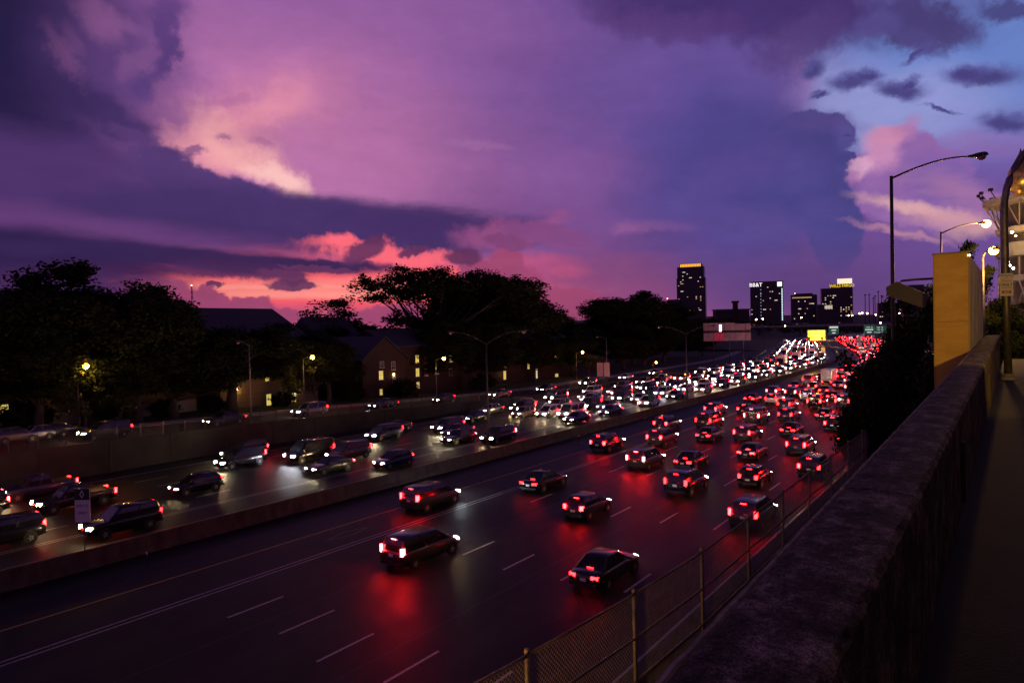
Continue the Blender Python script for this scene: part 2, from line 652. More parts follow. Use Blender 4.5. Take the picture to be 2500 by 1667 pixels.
# ================================================================== materials
def asphalt():
    m = mat('asphalt', (.02, .018, .018), .5, spec=.11)
    t = m.node_tree
    b = t.nodes['Principled BSDF']
    L = t.links.new
    tc = t.nodes.new('ShaderNodeTexCoord')

    def noise(sc, detail, scale, rough=.65):
        mp = t.nodes.new('ShaderNodeMapping')
        mp.vector_type = 'TEXTURE'
        mp.inputs['Rotation'].default_value = (0, 0, -TH_)
        mp.inputs['Scale'].default_value = scale
        L(tc.outputs['Object'], mp.inputs[0])
        n = t.nodes.new('ShaderNodeTexNoise')
        n.inputs['Scale'].default_value = sc
        n.inputs['Detail'].default_value = detail
        n.inputs['Roughness'].default_value = rough
        L(mp.outputs[0], n.inputs['Vector'])
        return n.outputs['Fac']

    def rmp(v, a, c0, bb_, c1):
        r = t.nodes.new('ShaderNodeValToRGB')
        r.color_ramp.elements[0].position, r.color_ramp.elements[1].position = a, bb_
        r.color_ramp.elements[0].color, r.color_ramp.elements[1].color = (*c0, 1), (*c1, 1)
        L(v, r.inputs[0])
        return r.outputs[0]

    def mul(a, c):
        x = t.nodes.new('ShaderNodeMix')
        x.data_type, x.blend_type = 'RGBA', 'MULTIPLY'
        x.inputs[0].default_value = 1
        L(a, x.inputs[6])
        L(c, x.inputs[7])
        return x.outputs[2]
    base = rmp(noise(.35, 4, (1, 1, 1)), .35, (.014, .0125, .0125), .65, (.025, .0225, .0225))
    tracks = rmp(noise(1.1, 5, (1, 60, 1)), .38, (.5, .5, .5), .62, (1.35, 1.35, 1.35))      # tyre polish and oil along the lanes
    patch = rmp(noise(.22, 2, (1, 5, 1), .4), .52, (1, 1, 1), .54, (.72, .72, .74))          # resurfaced patches
    grit = rmp(noise(26, 4, (1, 1, 1), .8), .3, (.55, .55, .55), .7, (1.4, 1.4, 1.4))
    L(mul(mul(mul(base, tracks), patch), grit), b.inputs['Base Color'])
    rr_ = t.nodes.new('ShaderNodeMapRange')
    rr_.inputs['To Min'].default_value, rr_.inputs['To Max'].default_value = .36, .72
    L(noise(1.1, 5, (1, 60, 1)), rr_.inputs['Value'])
    L(rr_.outputs[0], b.inputs['Roughness'])
    bp = t.nodes.new('ShaderNodeBump')
    bp.inputs['Strength'].default_value = .35
    bp.inputs['Distance'].default_value = .02
    L(noise(50, 4, (1, 1, 1), .8), bp.inputs['Height'])
    L(bp.outputs[0], b.inputs['Normal'])
    return m


TH_ = TH
ASPH = asphalt()
ASPH2 = mat('street_asphalt', (.015, .015, .016), .7, spec=.1, rgb2=(.05, .048, .05), scale=1.2, bump=.3, bscale=40)
CONC = mat('concrete', (.20, .19, .18), .85, rgb2=(.30, .29, .275), scale=.7, bump=.3, bscale=20)
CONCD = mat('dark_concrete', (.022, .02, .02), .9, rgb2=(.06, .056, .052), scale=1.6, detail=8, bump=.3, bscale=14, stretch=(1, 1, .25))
PAINTW = mat('road_paint_white', (.5, .48, .48), .6, rgb2=(.1, .095, .095), scale=9, lo=.42, hi=.72)
PAINTY = mat('road_paint_yellow', (.45, .28, .05), .6, rgb2=(.25, .16, .04), scale=7, lo=.5, hi=.75)
STEEL = mat('galvanised_steel', (.22, .21, .2), .5, .7, rgb2=(.12, .11, .1), scale=4)
STEELD = mat('dark_steel', (.045, .042, .042), .55, .4)
RAIL = mat('fence_steel', (.26, .22, .16), .6, .3, rgb2=(.16, .12, .08), scale=6)
SOIL = mat('soil', (.018, .015, .012), .95, rgb2=(.035, .045, .02), scale=.6, bump=.5, bscale=5)
GRASS = mat('lawn', (.012, .018, .008), .95, rgb2=(.022, .03, .012), scale=.4)
LEAF = mat('leaf', (.012, .018, .006), .7, spec=.05, rgb2=(.024, .032, .01), scale=.8)
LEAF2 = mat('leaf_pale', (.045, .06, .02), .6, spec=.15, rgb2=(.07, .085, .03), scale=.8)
BARK = mat('bark', (.045, .035, .028), .95, rgb2=(.08, .065, .05), scale=3, bump=.6, bscale=9, stretch=(3, 3, .5))
BRICK = brick_mat('red_brick', (.036, .011, .009), (.024, .008, .006), (.026, .022, .02))
BRICKT = brick_mat('tan_brick', (.26, .2, .12), (.2, .15, .09), (.2, .18, .14))
SLATE = mat('slate', (.024, .026, .034), .75, rgb2=(.042, .043, .054), scale=2.5, bump=.4, bscale=8)
TRIM = mat('pale_trim', (.5, .48, .44), .7)
GLASSD = mat('dark_glass', (.012, .013, .016), .08, spec=.6)
WARMWIN = emat('lit_window', (.9, .72, .16), .8)
WHITEWIN = emat('white_lit_window', (.9, .85, .5), .95)
SODIUM = emat('sodium_lamp', (1.0, .42, .04), 40)
RUB = mat('tyre', (.012, .012, .012), .85)
RIM = mat('wheel_rim', (.4, .4, .42), .35, .9)
TAIL = emat('tail_light', (1.0, .005, .006), 110)
HEAD = emat('headlight', (1.0, .78, .46), 420)
TAILS = [emat('tail_light_dim', (1.0, .005, .006), 45), TAIL, emat('brake_light', (1.0, .012, .014), 240)]
HEADS = [emat('headlight_warm', (1.0, .68, .34), 220), HEAD, emat('headlight_cool', (.9, .92, 1.0), 520)]
TAILOFF = mat('tail_light_unlit', (.25, .01, .01), .2)
PLATE = mat('licence_plate', (.6, .6, .58), .5)
BLACKP = mat('black_plastic', (.015, .015, .016), .5)

# ================================================================== ground
gb = MB()
gb.add([(-6000, -6000, -.35), (6000, -6000, -.35), (6000, 9000, -.35), (-6000, 9000, -.35)], [(0, 1, 2, 3)])
tag(gb.build('ground', GRASS), kind='structure')

# the freeway
fb = MB()
sweep(fb, [(8.2, 0), (16, 0), (24, 0), (32, 0), (42.5, 0), (52, 0), (62, 0), (70.9, 0)], -70, 1000, 6)
freeway = tag(fb.build('freeway', ASPH), kind='structure')

# painted lines
RED_B = [12.1, 15.5, 18.95, 22.4, 25.85, 29.35]
WH_B = [53.4, 56.85, 60.3, 63.75]


def strip(mb, d, w, s0, s1, z, step=4):
    sweep(mb, [(d - w / 2, z), (d + w / 2, z)], s0, s1, step)


def dash_obj(d, s):
    a, h = C(d, s + 1.5, .005)
    return a, h


dash_me = MB().add([(-.07, -1.5, 0), (.07, -1.5, 0), (.07, 1.5, 0), (-.07, 1.5, 0)], [(0, 1, 2, 3)]).mesh('lane_dash', PAINTW)
far_dash = MB()
nd = 0
for d in RED_B[1:] + WH_B:
    k = -2
    while True:
        s = 16.6 + 12.25 * k + (d % 1.3) * .8
        k += 1
        if s > 620:
            break
        if s < 150:
            p, h = dash_obj(d, s)
            o = inst('lane_dash', dash_me, freeway, p, -h)
            nd += 1
        else:
            strip(far_dash, d, .14, s, s + 3, .005, 3)
tag(far_dash.build('lane_dashes_far', PAINTW, freeway), kind='stuff')
e1 = MB()
for d in (32.75, 33.15, 49.8, 50.2):
    strip(e1, d, .09, -60, 640, .0045)
e1.build('carpool_lane_line', PAINTW, freeway)
e2 = MB()
strip(e2, 11.9, .16, -60, 640, .0045)
strip(e2, 67.3, .16, -60, 640, .0045)
e2.build('edge_line', PAINTW, freeway)
e3 = MB()
strip(e3, 36.7, .12, -60, 640, .0045)
strip(e3, 46.4, .12, -60, 640, .0045)
e3.build('yellow_edge_line', PAINTY, freeway)
for s in (29, 82):
    m = MB()
    p, h = C(34.9, s, .0048)
    o_, i_ = [(0, -1.9), (.55, 0), (0, 1.9), (-.55, 0)], [(0, -1.45), (.38, 0), (0, 1.45), (-.38, 0)]
    m.add([(x, y, 0) for x, y in o_ + i_], [(k, (k + 1) % 4, 4 + (k + 1) % 4, 4 + k) for k in range(4)])
    q = m.build('carpool_diamond', mat('worn_paint', (.16, .155, .155), .7, rgb2=(.05, .05, .05), scale=6, lo=.4, hi=.6), freeway)
    q.location = p
    q.rotation_euler.z = -h

# asphalt seams between paving strips
sm = MB()
for d in (14.0, 20.6, 27.5, 38.2, 44.6, 58.4):
    strip(sm, d, .05, -60, 400, .0025, 5)
sm.build('tar_seam', mat('tar', (.008, .008, .009), .5), freeway)

# median barrier
mbb = MB()
prof = [(42.1, 0.0), (42.1, .08), (42.28, .33), (42.36, 1.05), (42.64, 1.05), (42.72, .33), (42.9, .08), (42.9, 0.0)]
k = 0
tag_root = thing('median_barrier', 'long grey concrete barrier dividing the red and white lanes of traffic', 'barrier')
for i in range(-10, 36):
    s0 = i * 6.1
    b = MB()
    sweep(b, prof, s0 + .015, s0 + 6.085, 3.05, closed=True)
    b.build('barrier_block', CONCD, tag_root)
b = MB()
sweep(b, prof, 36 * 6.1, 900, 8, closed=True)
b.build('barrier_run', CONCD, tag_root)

# retaining wall on the far side, with street above
rw = MB()
n = 0


def rw_top(s):
    return max(street_z(s) + .25, .85)


k = 60
vs, fs = [], []
for i in range(k + 1):
    s = -70 + 400 * i / k
    zt = rw_top(s)
    for d, z in ((70.9, -.1), (70.9, zt), (71.25, zt), (71.25, -.3)):
        vs.append(C(d, s, z)[0])
for i in range(k):
    for j in range(3):
        a = i * 4 + j
        fs.append((a, a + 1, a + 5, a + 4))
rw.add(vs, fs)
STAIN = mat('stained_concrete', (.012, .011, .011), .95, rgb2=(.026, .024, .023), scale=.4, bump=.3, bscale=14)
rwo = rw.build('retaining_wall', STAIN)
tag(rwo, 'dark concrete retaining wall under the street across the freeway', 'wall')
for s in np.arange(-66, 330, 6.0):           # panel joints as shallow ribs
    zt = rw_top(s)
    p, h = C(70.86, s, zt / 2)
    q = MB().box((0, 0, 0), (.06, .22, zt), 0).build('wall_rib', STAIN, rwo)
    q.location = p
    q.rotation_euler.z = -h

# the street and the campus lawn
st = MB()
vs, fs = [], []
ds = [71.25, 74, 77.5, 81, 81.01, 84, 92, 110, 160, 320]
ss = list(np.arange(-90, 330, 8.0))
for s in ss:
    z0 = street_z(s)
    for d in ds:
        zz = z0 + (.13 if d > 81 else 0) + (0 if d < 84 else .25 * smoothstep(84, 120, d))
        vs.append(C(d, s, zz)[0])
nn = len(ds)
for i in range(len(ss) - 1):
    for j in range(nn - 1):
        a = i * nn + j
        st.add([], [])
        fs.append((a + 1, a, a + nn, a + nn + 1))
mi = [0 if (f_ % (nn - 1)) < 3 else (2 if (f_ % (nn - 1)) in (3, 4) else 1) for f_ in range(len(fs))]
st.v, st.f, st.mi = [tuple(v) for v in vs], fs, mi
tag(st.build('street', [ASPH2, GRASS, CONC]), kind='structure')
# road side strip beyond the campus, ramp edge
vg = MB()
sweep(vg, [(70.9, .02), (76, .4), (90, 1.2), (140, 2.0)], 330, 900, 10)
tag(vg.build('verge', SOIL), kind='structure')

# bank on the near side (right of the freeway)
bk = MB()
vs, fs = [], []
ss = list(np.arange(-70, 1000, 10.0))
for s in ss:
    top = 6.6 - 3.4 * smoothstep(60, 220, s)
    for d, z in ((5.45, top), (0.95, top + 1.0 * (1 - smoothstep(45, 70, s)))):
        vs.append(C(d, s, z)[0])
    vs.append(C(-6, s, 10.4 if s < 75 else top + .5)[0])
    vs.append(C(-300, s, 10.4 if s < 75 else top + 2)[0])
for i in range(len(ss) - 1):
    for j in range(3):
        a = i * 4 + j
        fs.append((a, a + 1, a + 5, a + 4))
bk.add(vs, fs)
tag(bk.build('bank', SOIL), kind='structure')
lw = MB()
vs, fs = [], []
for s in ss:
    top = 6.7 - 3.4 * smoothstep(60, 220, s)
    for d, z in ((8.2, -.1), (8.2, .8), (5.75, .8), (5.75, top), (5.42, top), (5.42, top - .6)):
        vs.append(C(d, s, z)[0])
for i in range(len(ss) - 1):
    for j in range(5):
        a = i * 6 + j
        fs.append((a + 1, a, a + 6, a + 7))
lw.add(vs, fs)
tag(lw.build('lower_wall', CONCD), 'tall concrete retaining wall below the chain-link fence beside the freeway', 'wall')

# parking lot beside the camera
pk = MB()
q = [P(.47, -8), P(.47, 42), P(-60, 42), P(-60, -30), P(.47, -30)]
pk.add([(p.x, p.y, 10.95) for p in q], [tuple(range(5))[::-1]])
tag(pk.build('parking_lot', mat('parking_asphalt', (.02, .02, .021), .85, rgb2=(.032, .03, .03), scale=1.5, bump=.4, bscale=50)), kind='structure')

# ================================================================== the parapet wall at the camera's side
WALLC = bpy.data.materials.new('weathered_concrete')
WALLC.use_nodes = True
t = WALLC.node_tree
b = t.nodes['Principled BSDF']
b.inputs['Roughness'].default_value = .9
b.inputs['Specular IOR Level'].default_value = .2
tc = t.nodes.new('ShaderNodeTexCoord')


def tn(scale, detail, vec, rough=.6):
    n = t.nodes.new('ShaderNodeTexNoise')
    n.inputs['Scale'].default_value = scale
    n.inputs['Detail'].default_value = detail
    n.inputs['Roughness'].default_value = rough
    t.links.new(vec, n.inputs['Vector'])
    return n.outputs['Fac']


def tramp(v, stops):
    n = t.nodes.new('ShaderNodeValToRGB')
    t.links.new(v, n.inputs[0])
    for k, (p, c) in enumerate(stops):
        x = n.color_ramp.elements[k] if k < 2 else n.color_ramp.elements.new(p)
        x.position = p
        x.color = (*c, 1)
    return n.outputs[0]


def tmix(f, a, c, mode='MIX'):
    n = t.nodes.new('ShaderNodeMix')
    n.data_type = 'RGBA'
    n.blend_type = mode
    for i, v in ((0, f), (6, a), (7, c)):
        if hasattr(v, 'is_output'):
            t.links.new(v, n.inputs[i])
        else:
            n.inputs[i].default_value = v
    return n.outputs[2]


mp = t.nodes.new('ShaderNodeMapping')
mp.inputs['Scale'].default_value = (1.0, .7, .6)
t.links.new(tc.outputs['Object'], mp.inputs[0])
big = tramp(tn(4.6, 7, mp.outputs[0], .7), [(.36, (.03, .023, .022)), (.5, (.1, .078, .075)), (.64, (.3, .24, .23))])
mid = tramp(tn(24, 8, tc.outputs['Object'], .75), [(.36, (.22, .22, .22)), (.58, (1.15, 1.12, 1.12))])
fine = tramp(tn(110, 5, tc.outputs['Object'], .7), [(.4, (.25, .25, .25)), (.58, (1.55, 1.5, 1.5))])
cc = tmix(1.0, tmix(1.0, big, mid, 'MULTIPLY'), fine, 'MULTIPLY')
t.links.new(cc, b.inputs['Base Color'])
bp = t.nodes.new('ShaderNodeBump')
bp.inputs['Strength'].default_value = .8
bp.inputs['Distance'].default_value = .012
t.links.new(tn(45, 8, tc.outputs['Object'], .7), bp.inputs['Height'])
t.links.new(bp.outputs[0], b.inputs['Normal'])

pw = thing('parapet_wall', 'weathered concrete parapet wall running along the right foreground', 'wall', (0, 0, 0), -TH)
WTOP = lambda s: CAMZ - 1.13 + .0145 * s
WL, WR = -.905, -.475            # local x of the two edges


def jit(a, b_, c):
    return (math.sin(a * 13.1 + b_ * 7.7) + math.sin(a * 29.7 - b_ * 3.1 + 1.3) + math.sin(a * 57.0 + c)) / 3


wm = MB()
rows = []
sv = [-6 + 38.5 * (i / 420) ** 1.35 for i in range(421)]
for s in sv:
    zt = WTOP(s)
    e = .012
    ring = [(WL - .02, 7.2), (WL - .02, zt - .16), (WL + jit(s, 1, 0) * .004, zt - .035), (WL + .025, zt - .008 + jit(s, 2, 1) * .006)]
    nx = 10
    for j in range(1, nx):
        u = j / nx
        ring.append((WL + .025 + (WR - WL - .06) * u, zt + .004 * math.sin(u * math.pi) + jit(s * 1.3, u * 9, 2) * .004))
    ring += [(WR - .028 + jit(s, 3, 2) * .008, zt - .006 + jit(s * 2, 4, 1) * .005), (WR + jit(s * 1.7, 5, 4) * .005, zt - .036 + jit(s, 6, 3) * .008),
             (WR + .006, zt - .13), (WR + .004, zt - .5), (WR + .004, 10.9)]
    rows.append([(x, s, z) for x, z in ring])
nr = len(rows[0])
cuts = [-6.0, .4, 4.75, 9.1, 13.45, 17.8, 22.15, 26.5, 32.6]
for c0, c1 in zip(cuts, cuts[1:]):
    seg = [r_ for r_ in rows if c0 + .012 < r_[0][1] < c1 - .012]
    seg = [[(x, c0 + .009, z) for x, _, z in seg[0]]] + seg + [[(x, c1 - .009, z) for x, _, z in seg[-1]]]
    fs = []
    for i in range(len(seg) - 1):
        for j in range(nr - 1):
            a = i * nr + j
            fs.append((a, a + 1, a + nr + 1, a + nr))
    fs += [tuple(range(nr)), tuple(range((len(seg) - 1) * nr + nr - 1, (len(seg) - 1) * nr - 1, -1))]
    MB().add([p for r_ in seg for p in r_], fs).build('wall_section', WALLC, pw, False)
LIP = mat('pale_mortar', (.34, .27, .25), .9, rgb2=(.16, .125, .12), scale=12, bump=.4, bscale=60)
for c0, c1 in zip(cuts, cuts[1:]):
    n_ = max(8, int((c1 - c0) / .12))
    pts = []
    for i in range(n_ + 1):
        y_ = c0 + .012 + (c1 - c0 - .024) * i / n_
        pts.append((WL - .004 + jit(y_ * 2.3, 7, 1) * .005, y_, WTOP(y_) - .026 + jit(y_ * 3.1, 8, 2) * .004))
    MB().tube(pts, .016, 6).build('edge_lip', LIP, pw)
for s in (8.6, 17.5, 26.4):
    MB().box((WR + .02, s, WTOP(s) - .6), (.05, .14, .62)).build('wall_pilaster', CONCD, pw)

# ================================================================== chain-link fence below the wall
cf = thing('chain_link_fence', 'rusty chain-link fence with pipe rails just beyond the parapet wall', 'fence', (0, 0, 0), -TH)
FD = -5.0
ftop = lambda s: 8.5 + .45 * max(0, (14 - s) / 7.5) ** 1.5 * .9 if s < 14 else 8.5
posts = [4.0, 6.95, 9.95, 12.9, 15.8, 18.7, 21.6, 24.6, 27.6, 30.5, 33.4, 36.2, 39.1, 42.0, 45.0]
FB = 6.6
for s in posts:
    MB().tube([(FD, s, FB), (FD, s, ftop(s) + .05)], .034, 8).ball((FD, s, ftop(s) + .06), .042, 8).build('post', RAIL, cf, True)
for a, b_ in zip(posts, posts[1:]):
    for hgt in (0.0, -.72, -1.42):
        MB().tube([(FD, a + .03, ftop(a) + hgt), (FD, b_ - .03, ftop(b_) + hgt)], .022, 6).build('rail', RAIL, cf, True)
wire = MB()
pit = .075
for a, b_ in zip(posts, posts[1:]):
    L = b_ - a
    Hh = ftop(a) + .04 - FB
    n = int(L / pit)
    for sg in (1, -1):
        for i in range(-int(Hh / pit), n + 1):
            s0, z0 = a + i * pit, 0.0
            s1, z1 = s0 + Hh, Hh
            if s0 < a:
                z0 += a - s0
                s0 = a
            if s1 > b_:
                z1 -= s1 - b_
                s1 = b_
            if s1 - s0 < .02:
                continue
            y0, y1 = (s0, s1) if sg > 0 else (a + b_ - s0, a + b_ - s1)
            dz = (ftop(b_) - ftop(a)) / L
            q0, q1 = Vector((FD + .02 + sg * .002, y0, FB + z0 + dz * (y0 - a))), Vector((FD + .02 + sg * .002, y1, FB + z1 + dz * (y1 - a)))
            t_ = (q1 - q0).normalized()
            c_ = t_.cross(Vector((1, 0, 0))) * .0028
            x_ = Vector((.0028, 0, 0))
            wire.add([q0 + c_, q0 - c_ * .5 + x_, q0 - c_ * .5 - x_, q1 + c_, q1 - c_ * .5 + x_, q1 - c_ * .5 - x_],
                     [(0, 1, 4, 3), (1, 2, 5, 4), (2, 0, 3, 5)])
    k = int(L / .055)
    for i in range(k):                       # knuckled wire ends along the top
        y = a + L * (i + .5) / k
        z = ftop(a) + (ftop(b_) - ftop(a)) * (i + .5) / k
        wire.add([(FD + .02, y - .004, z), (FD + .02, y + .004, z), (FD + .02, y + rnd.uniform(-.02, .02), z + rnd.uniform(.05, .1))], [(0, 1, 2)])
tag(wire.build('wire_mesh', RAIL, cf), kind='stuff')

# ================================================================== tall boxed sign with yellow-lit end
bb = thing('boxed_billboard', 'tall boxed billboard with amber-lit end panel behind the parapet wall', 'billboard', (0, 0, 0), -TH)
BX0, BX1, BS0, BS1, BZ0, BZ1 = -1.78, -.96, 21.7, 30.8, 7.4, 14.75
PANEL = mat('painted_panel', (.46, .29, .07), .75, rgb2=(.37, .23, .05), scale=1.5, stretch=(1, 1, 3), bump=.2, bscale=5)
SIDE = mat('corrugated_panel', (.34, .32, .38), .55, .3, rgb2=(.22, .2, .26), scale=6, stretch=(1, 3, .2))
zs_ = [BZ0, 9.25, 11.1, 12.93, BZ1]
for za, zb_ in zip(zs_, zs_[1:]):
    MB().box(((BX0 + BX1) / 2, BS0 + .05, (za + zb_) / 2), (BX1 - BX0 - .05, .08, zb_ - za - .008)).build('end_panel', PANEL, bb)
for x_ in (BX0 + .012, BX1 - .012):
    MB().box((x_, BS0 + .04, (BZ0 + BZ1) / 2), (.024, .1, BZ1 - BZ0 + .01)).build('corner_trim', mat('trim_paint', (.3, .2, .06), .6), bb)
MB().box(((BX0 + BX1) / 2, BS0 + .3, BZ1 + .015), (BX1 - BX0 + .04, .7, .03)).build('cap_flashing', STEEL, bb)
for za in zs_[1:-1]:
    for x_ in np.linspace(BX0 + .08, BX1 - .08, 5):
        for q in (-.05, .05):
            MB().lathe([(.012, 0), (.009, .006)], (0, 0, 0), 6).build('screw', STEEL, bb).matrix_local = Matrix.Translation((x_, BS0 + .01, za + q)) @ Matrix.Rotation(R(90), 4, 'X')
MB().box(((BX0 + BX1) / 2, (BS0 + BS1) / 2 + .06, (BZ0 + BZ1) / 2 - .06), (BX1 - BX0 - .1, BS1 - BS0 - .1, BZ1 - BZ0 - .1)).build('core', BLACKP, bb)
k = 0
y = BS0 + .14
while y < BS1:
    w = .30 + .1 * (k % 3)
    MB().box((BX1 - .028 + .012 * (k % 2), y + w / 2, (BZ0 + BZ1) / 2 - .02 - .03 * (k % 2)), (.04, w - .03, BZ1 - BZ0 - .05)).build('side_panel', SIDE, bb)
    y += w
    k += 1
MB().box((BX0 + .02, (BS0 + BS1) / 2, (BZ0 + BZ1) / 2), (.05, BS1 - BS0 - .25, BZ1 - BZ0 - .2)).build('display_face', mat('poster_back', (.2, .2, .2), .6), bb)
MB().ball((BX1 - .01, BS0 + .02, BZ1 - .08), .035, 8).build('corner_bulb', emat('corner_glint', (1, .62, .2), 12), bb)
fl = thing('floodlight', 'unlit boxy floodlight on a bent arm fixed to the amber-lit billboard', 'floodlight', P(1.78, 22.6, 14.05), -TH)
MB().tube([(0, 0, .1), (-.5, 0, .1), (-.86, 0, .08), (-.92, 0, .03), (-.93, 0, -.12)], .032, 8).build('arm', STEELD, fl, True)
MB().tube([(0, .0, -.2), (-.2, 0, -.2), (-.26, 0, -.3)], .03, 8).build('lower_arm', STEELD, fl, True)
q = MB()
q.add([(-1.22, -.2, -.08), (-1.22, .2, -.08), (-.95, .2, .06), (-.95, -.2, .06), (-1.18, -.2, -.34), (-1.18, .2, -.34),
       (-.3, .22, -.72), (-.3, -.22, -.72), (-.2, .22, -.34), (-.2, -.22, -.34)],
      [(0, 3, 2, 1), (3, 9, 8, 2), (9, 7, 6, 8), (7, 4, 5, 6), (4, 0, 1, 5), (0, 4, 7, 9, 3), (1, 2, 8, 6, 5)])
q.build('housing', STEELD, fl)
MB().add([(-1.24, -.17, -.1), (-1.24, .17, -.1), (-1.2, .17, -.32), (-1.2, -.17, -.32)], [(0, 1, 2, 3)]).build('end_cap', mat('grey_cap', (.22, .2, .22), .6), fl)


# ================================================================== lamp posts
def cobra_head(parent, tip, direction, lit=None, lens=None, bulb=.2):
    """a cobra-head luminaire at the end of an arm; direction = unit xy vector"""
    d = Vector((direction[0], direction[1], 0)).normalized()
    s = Vector((-d.y, d.x, 0))
    tip = Vector(tip)
    q = MB()
    rings = []
    for u, w, h0, h1 in ((0, .05, -.04, .05), (.18, .08, -.05, .07), (.42, .17, -.07, .12), (.7, .2, -.06, .14), (.86, .15, -.05, .1), (.95, .04, -.01, .05)):
        c = tip + d * u + Vector((0, 0, .06 * u))
        rings += [c - s * w + Vector((0, 0, h0)), c + s * w + Vector((0, 0, h0)), c + s * w * .7 + Vector((0, 0, h1)), c - s * w * .7 + Vector((0, 0, h1))]
    fs = []
    for i in range(5):
        for j in range(4):
            a, b_ = i * 4 + j, i * 4 + (j + 1) % 4
            fs.append((a, b_, b_ + 4, a + 4))
    fs += [(3, 2, 1, 0), (20, 21, 22, 23)]
    q.add(rings, fs)
    q.build('luminaire', STEELD, parent, True)
    c = tip + d * .64 + Vector((0, 0, -.03))
    g = MB().ball(c, bulb, 10, sz=.95)
    lo = g.build('lens', lens or LENS, parent, True)
    return c


LENS = mat('unlit_lens', (.42, .33, .27), .12, spec=.6, rgb2=(.2, .15, .12), scale=9)


def lamp_post(label, loc, rz, height, arms, lit=False, watts=0, r0=.11, r1=.06, cat='street lamp', group=None, rise=1.0, colr=(1, .52, .12), lens=None, mt=None, bulb=.2):
    """arms: list of (direction angle, length)"""
    o = thing('street_lamp', label, cat, loc, rz, group)
    mt = mt or STEEL
    MB().tube([(0, 0, 0), (0, 0, height * .5), (0, 0, height)], [r0, (r0 + r1) / 2, r1], 10).build('pole', mt, o, True)
    MB().lathe([(r0 * 2.1, 0), (r0 * 2.1, .06), (r0 * 1.5, .1), (r0 * 1.4, .35), (r0 * 1.02, .42)], n=10).build('base', mt, o)
    for ang, L in arms:
        dx, dy = math.cos(ang), math.sin(ang)
        pts = []
        for i in range(8):
            u = i / 7
            pts.append((dx * L * u, dy * L * u, height - .12 + rise * math.sin(u * math.pi / 2) * (1 - .06 * u)))
        MB().tube(pts, [.05 - .015 * i / 7 for i in range(8)], 8).build('arm', mt, o, True)
        c = cobra_head(o, pts[-1], (dx, dy), lens=(lens or SODIUM) if lit else None, bulb=bulb)
        if lit:
            point_light(o, c + Vector((0, 0, -.3)), colr, watts, .15)
    return o


# tall unlit lamp rising behind the trees on the right
tp = atY(2176, 430, 34)
lamp_post('tall dark unlit lamp post rising from the trees on the right', (tp.x, tp.y, 6.8), 0, tp.z - 6.8, [(R(-4), 3.65)], r0=.12, r1=.075, rise=1.0, mt=STEELD)
# lit lamp behind the billboard
tp = atY(2297, 566, 46)
lamp_post('lit amber lamp post standing behind the boxed billboard', (tp.x, tp.y, 8), 0, tp.z - 8, [(R(10), 2.9)], lit=True, watts=2600, r0=.1, r1=.055, rise=.75, bulb=.27)
tp = atY(2425, 608, 40)
lamp_post('lit amber lamp among the trees left of the parking sign pole', (tp.x - .05, tp.y + .8, 10.4), 0, tp.z - 10.4 - .25, [(R(-94), .35)], lit=True, watts=1600, r0=.09, r1=.05, rise=.3, bulb=.25)
# parking-lot lamp that throws its light over the wall (stands beside the camera, out of the picture)
lp = P(-7.5, 3.5, 10.95)
lamp_post('lit parking lot lamp standing beside the camera', lp, 0, 9.0, [(R(150), 1.6)], lit=True, watts=50, r0=.11, r1=.06, rise=.6)

# small amber bulkhead lamp on the lower wall by the fence, just below the picture
bl = thing('bulkhead_lamp', 'small lit amber bulkhead lamp by the chain-link fence foot', 'lamp', P(6.1, 2.6, 6.7), -TH)
MB().tube([(0, 0, 0), (0, 0, 1.5)], .03, 8).build('bracket', STEELD, bl)
MB().box((0, 0, 1.62), (.3, .24, .2)).build('housing', STEELD, bl)
MB().box((0, 0, 1.49), (.22, .17, .05)).build('lens', SODIUM, bl)
point_light(bl, (0, .1, 1.3), (1, .5, .06), 850, .1)
# floodlight in the parking lot trained on the billboard's end
fp = P(-4.2, 8.5, 10.95)
tgt = P(1.35, 21.7, 13.3)
fo = thing('lot_floodlight', 'lit amber floodlight on a short pole in the parking lot', 'floodlight', fp)
MB().tube([(0, 0, 0), (0, 0, 3.6)], .07, 8).build('pole', STEELD, fo, True)
dv_ = (tgt - fp - Vector((0, 0, 3.7))).normalized()
MB().box((0, 0, 3.7), (.4, .3, .28), math.atan2(-dv_.x, dv_.y)).build('housing', STEELD, fo)
MB().box((dv_.x * .17, dv_.y * .17, 3.7), (.34, .03, .22), math.atan2(-dv_.x, dv_.y)).build('lens', SODIUM, fo)
sl = bpy.data.lights.new('flood_beam', 'SPOT')
sl.energy, sl.color, sl.spot_size, sl.spot_blend, sl.shadow_soft_size = 3000, (1, .56, .06), R(36), .5, .12
so = bpy.data.objects.new('flood_beam', sl)
col.objects.link(so)
so.parent = fo
so.location = Vector((0, 0, 3.7)) + dv_ * .25
so.rotation_euler = dv_.to_track_quat('-Z', 'Y').to_euler()
# unseen restaurant building right of the camera, added and sized to block the sky
dn = thing('diner_sky_blocker', 'large dark brick building added out of view to block the sky', 'building', P(-20, 4, 10.95), -TH)
MB().box((0, 0, 6.0), (22, 70, 12)).build('wall', BRICK, dn)
MB().box((0, 0, 12.2), (23, 71, .5)).build('roof', CONCD, dn)
for y_ in (-28, -20, -12, -4, 4, 12, 20, 28):
    MB().box((-11.05, y_, 2.2), (.12, 4.5, 2.4)).build('window', GLASSD, dn)

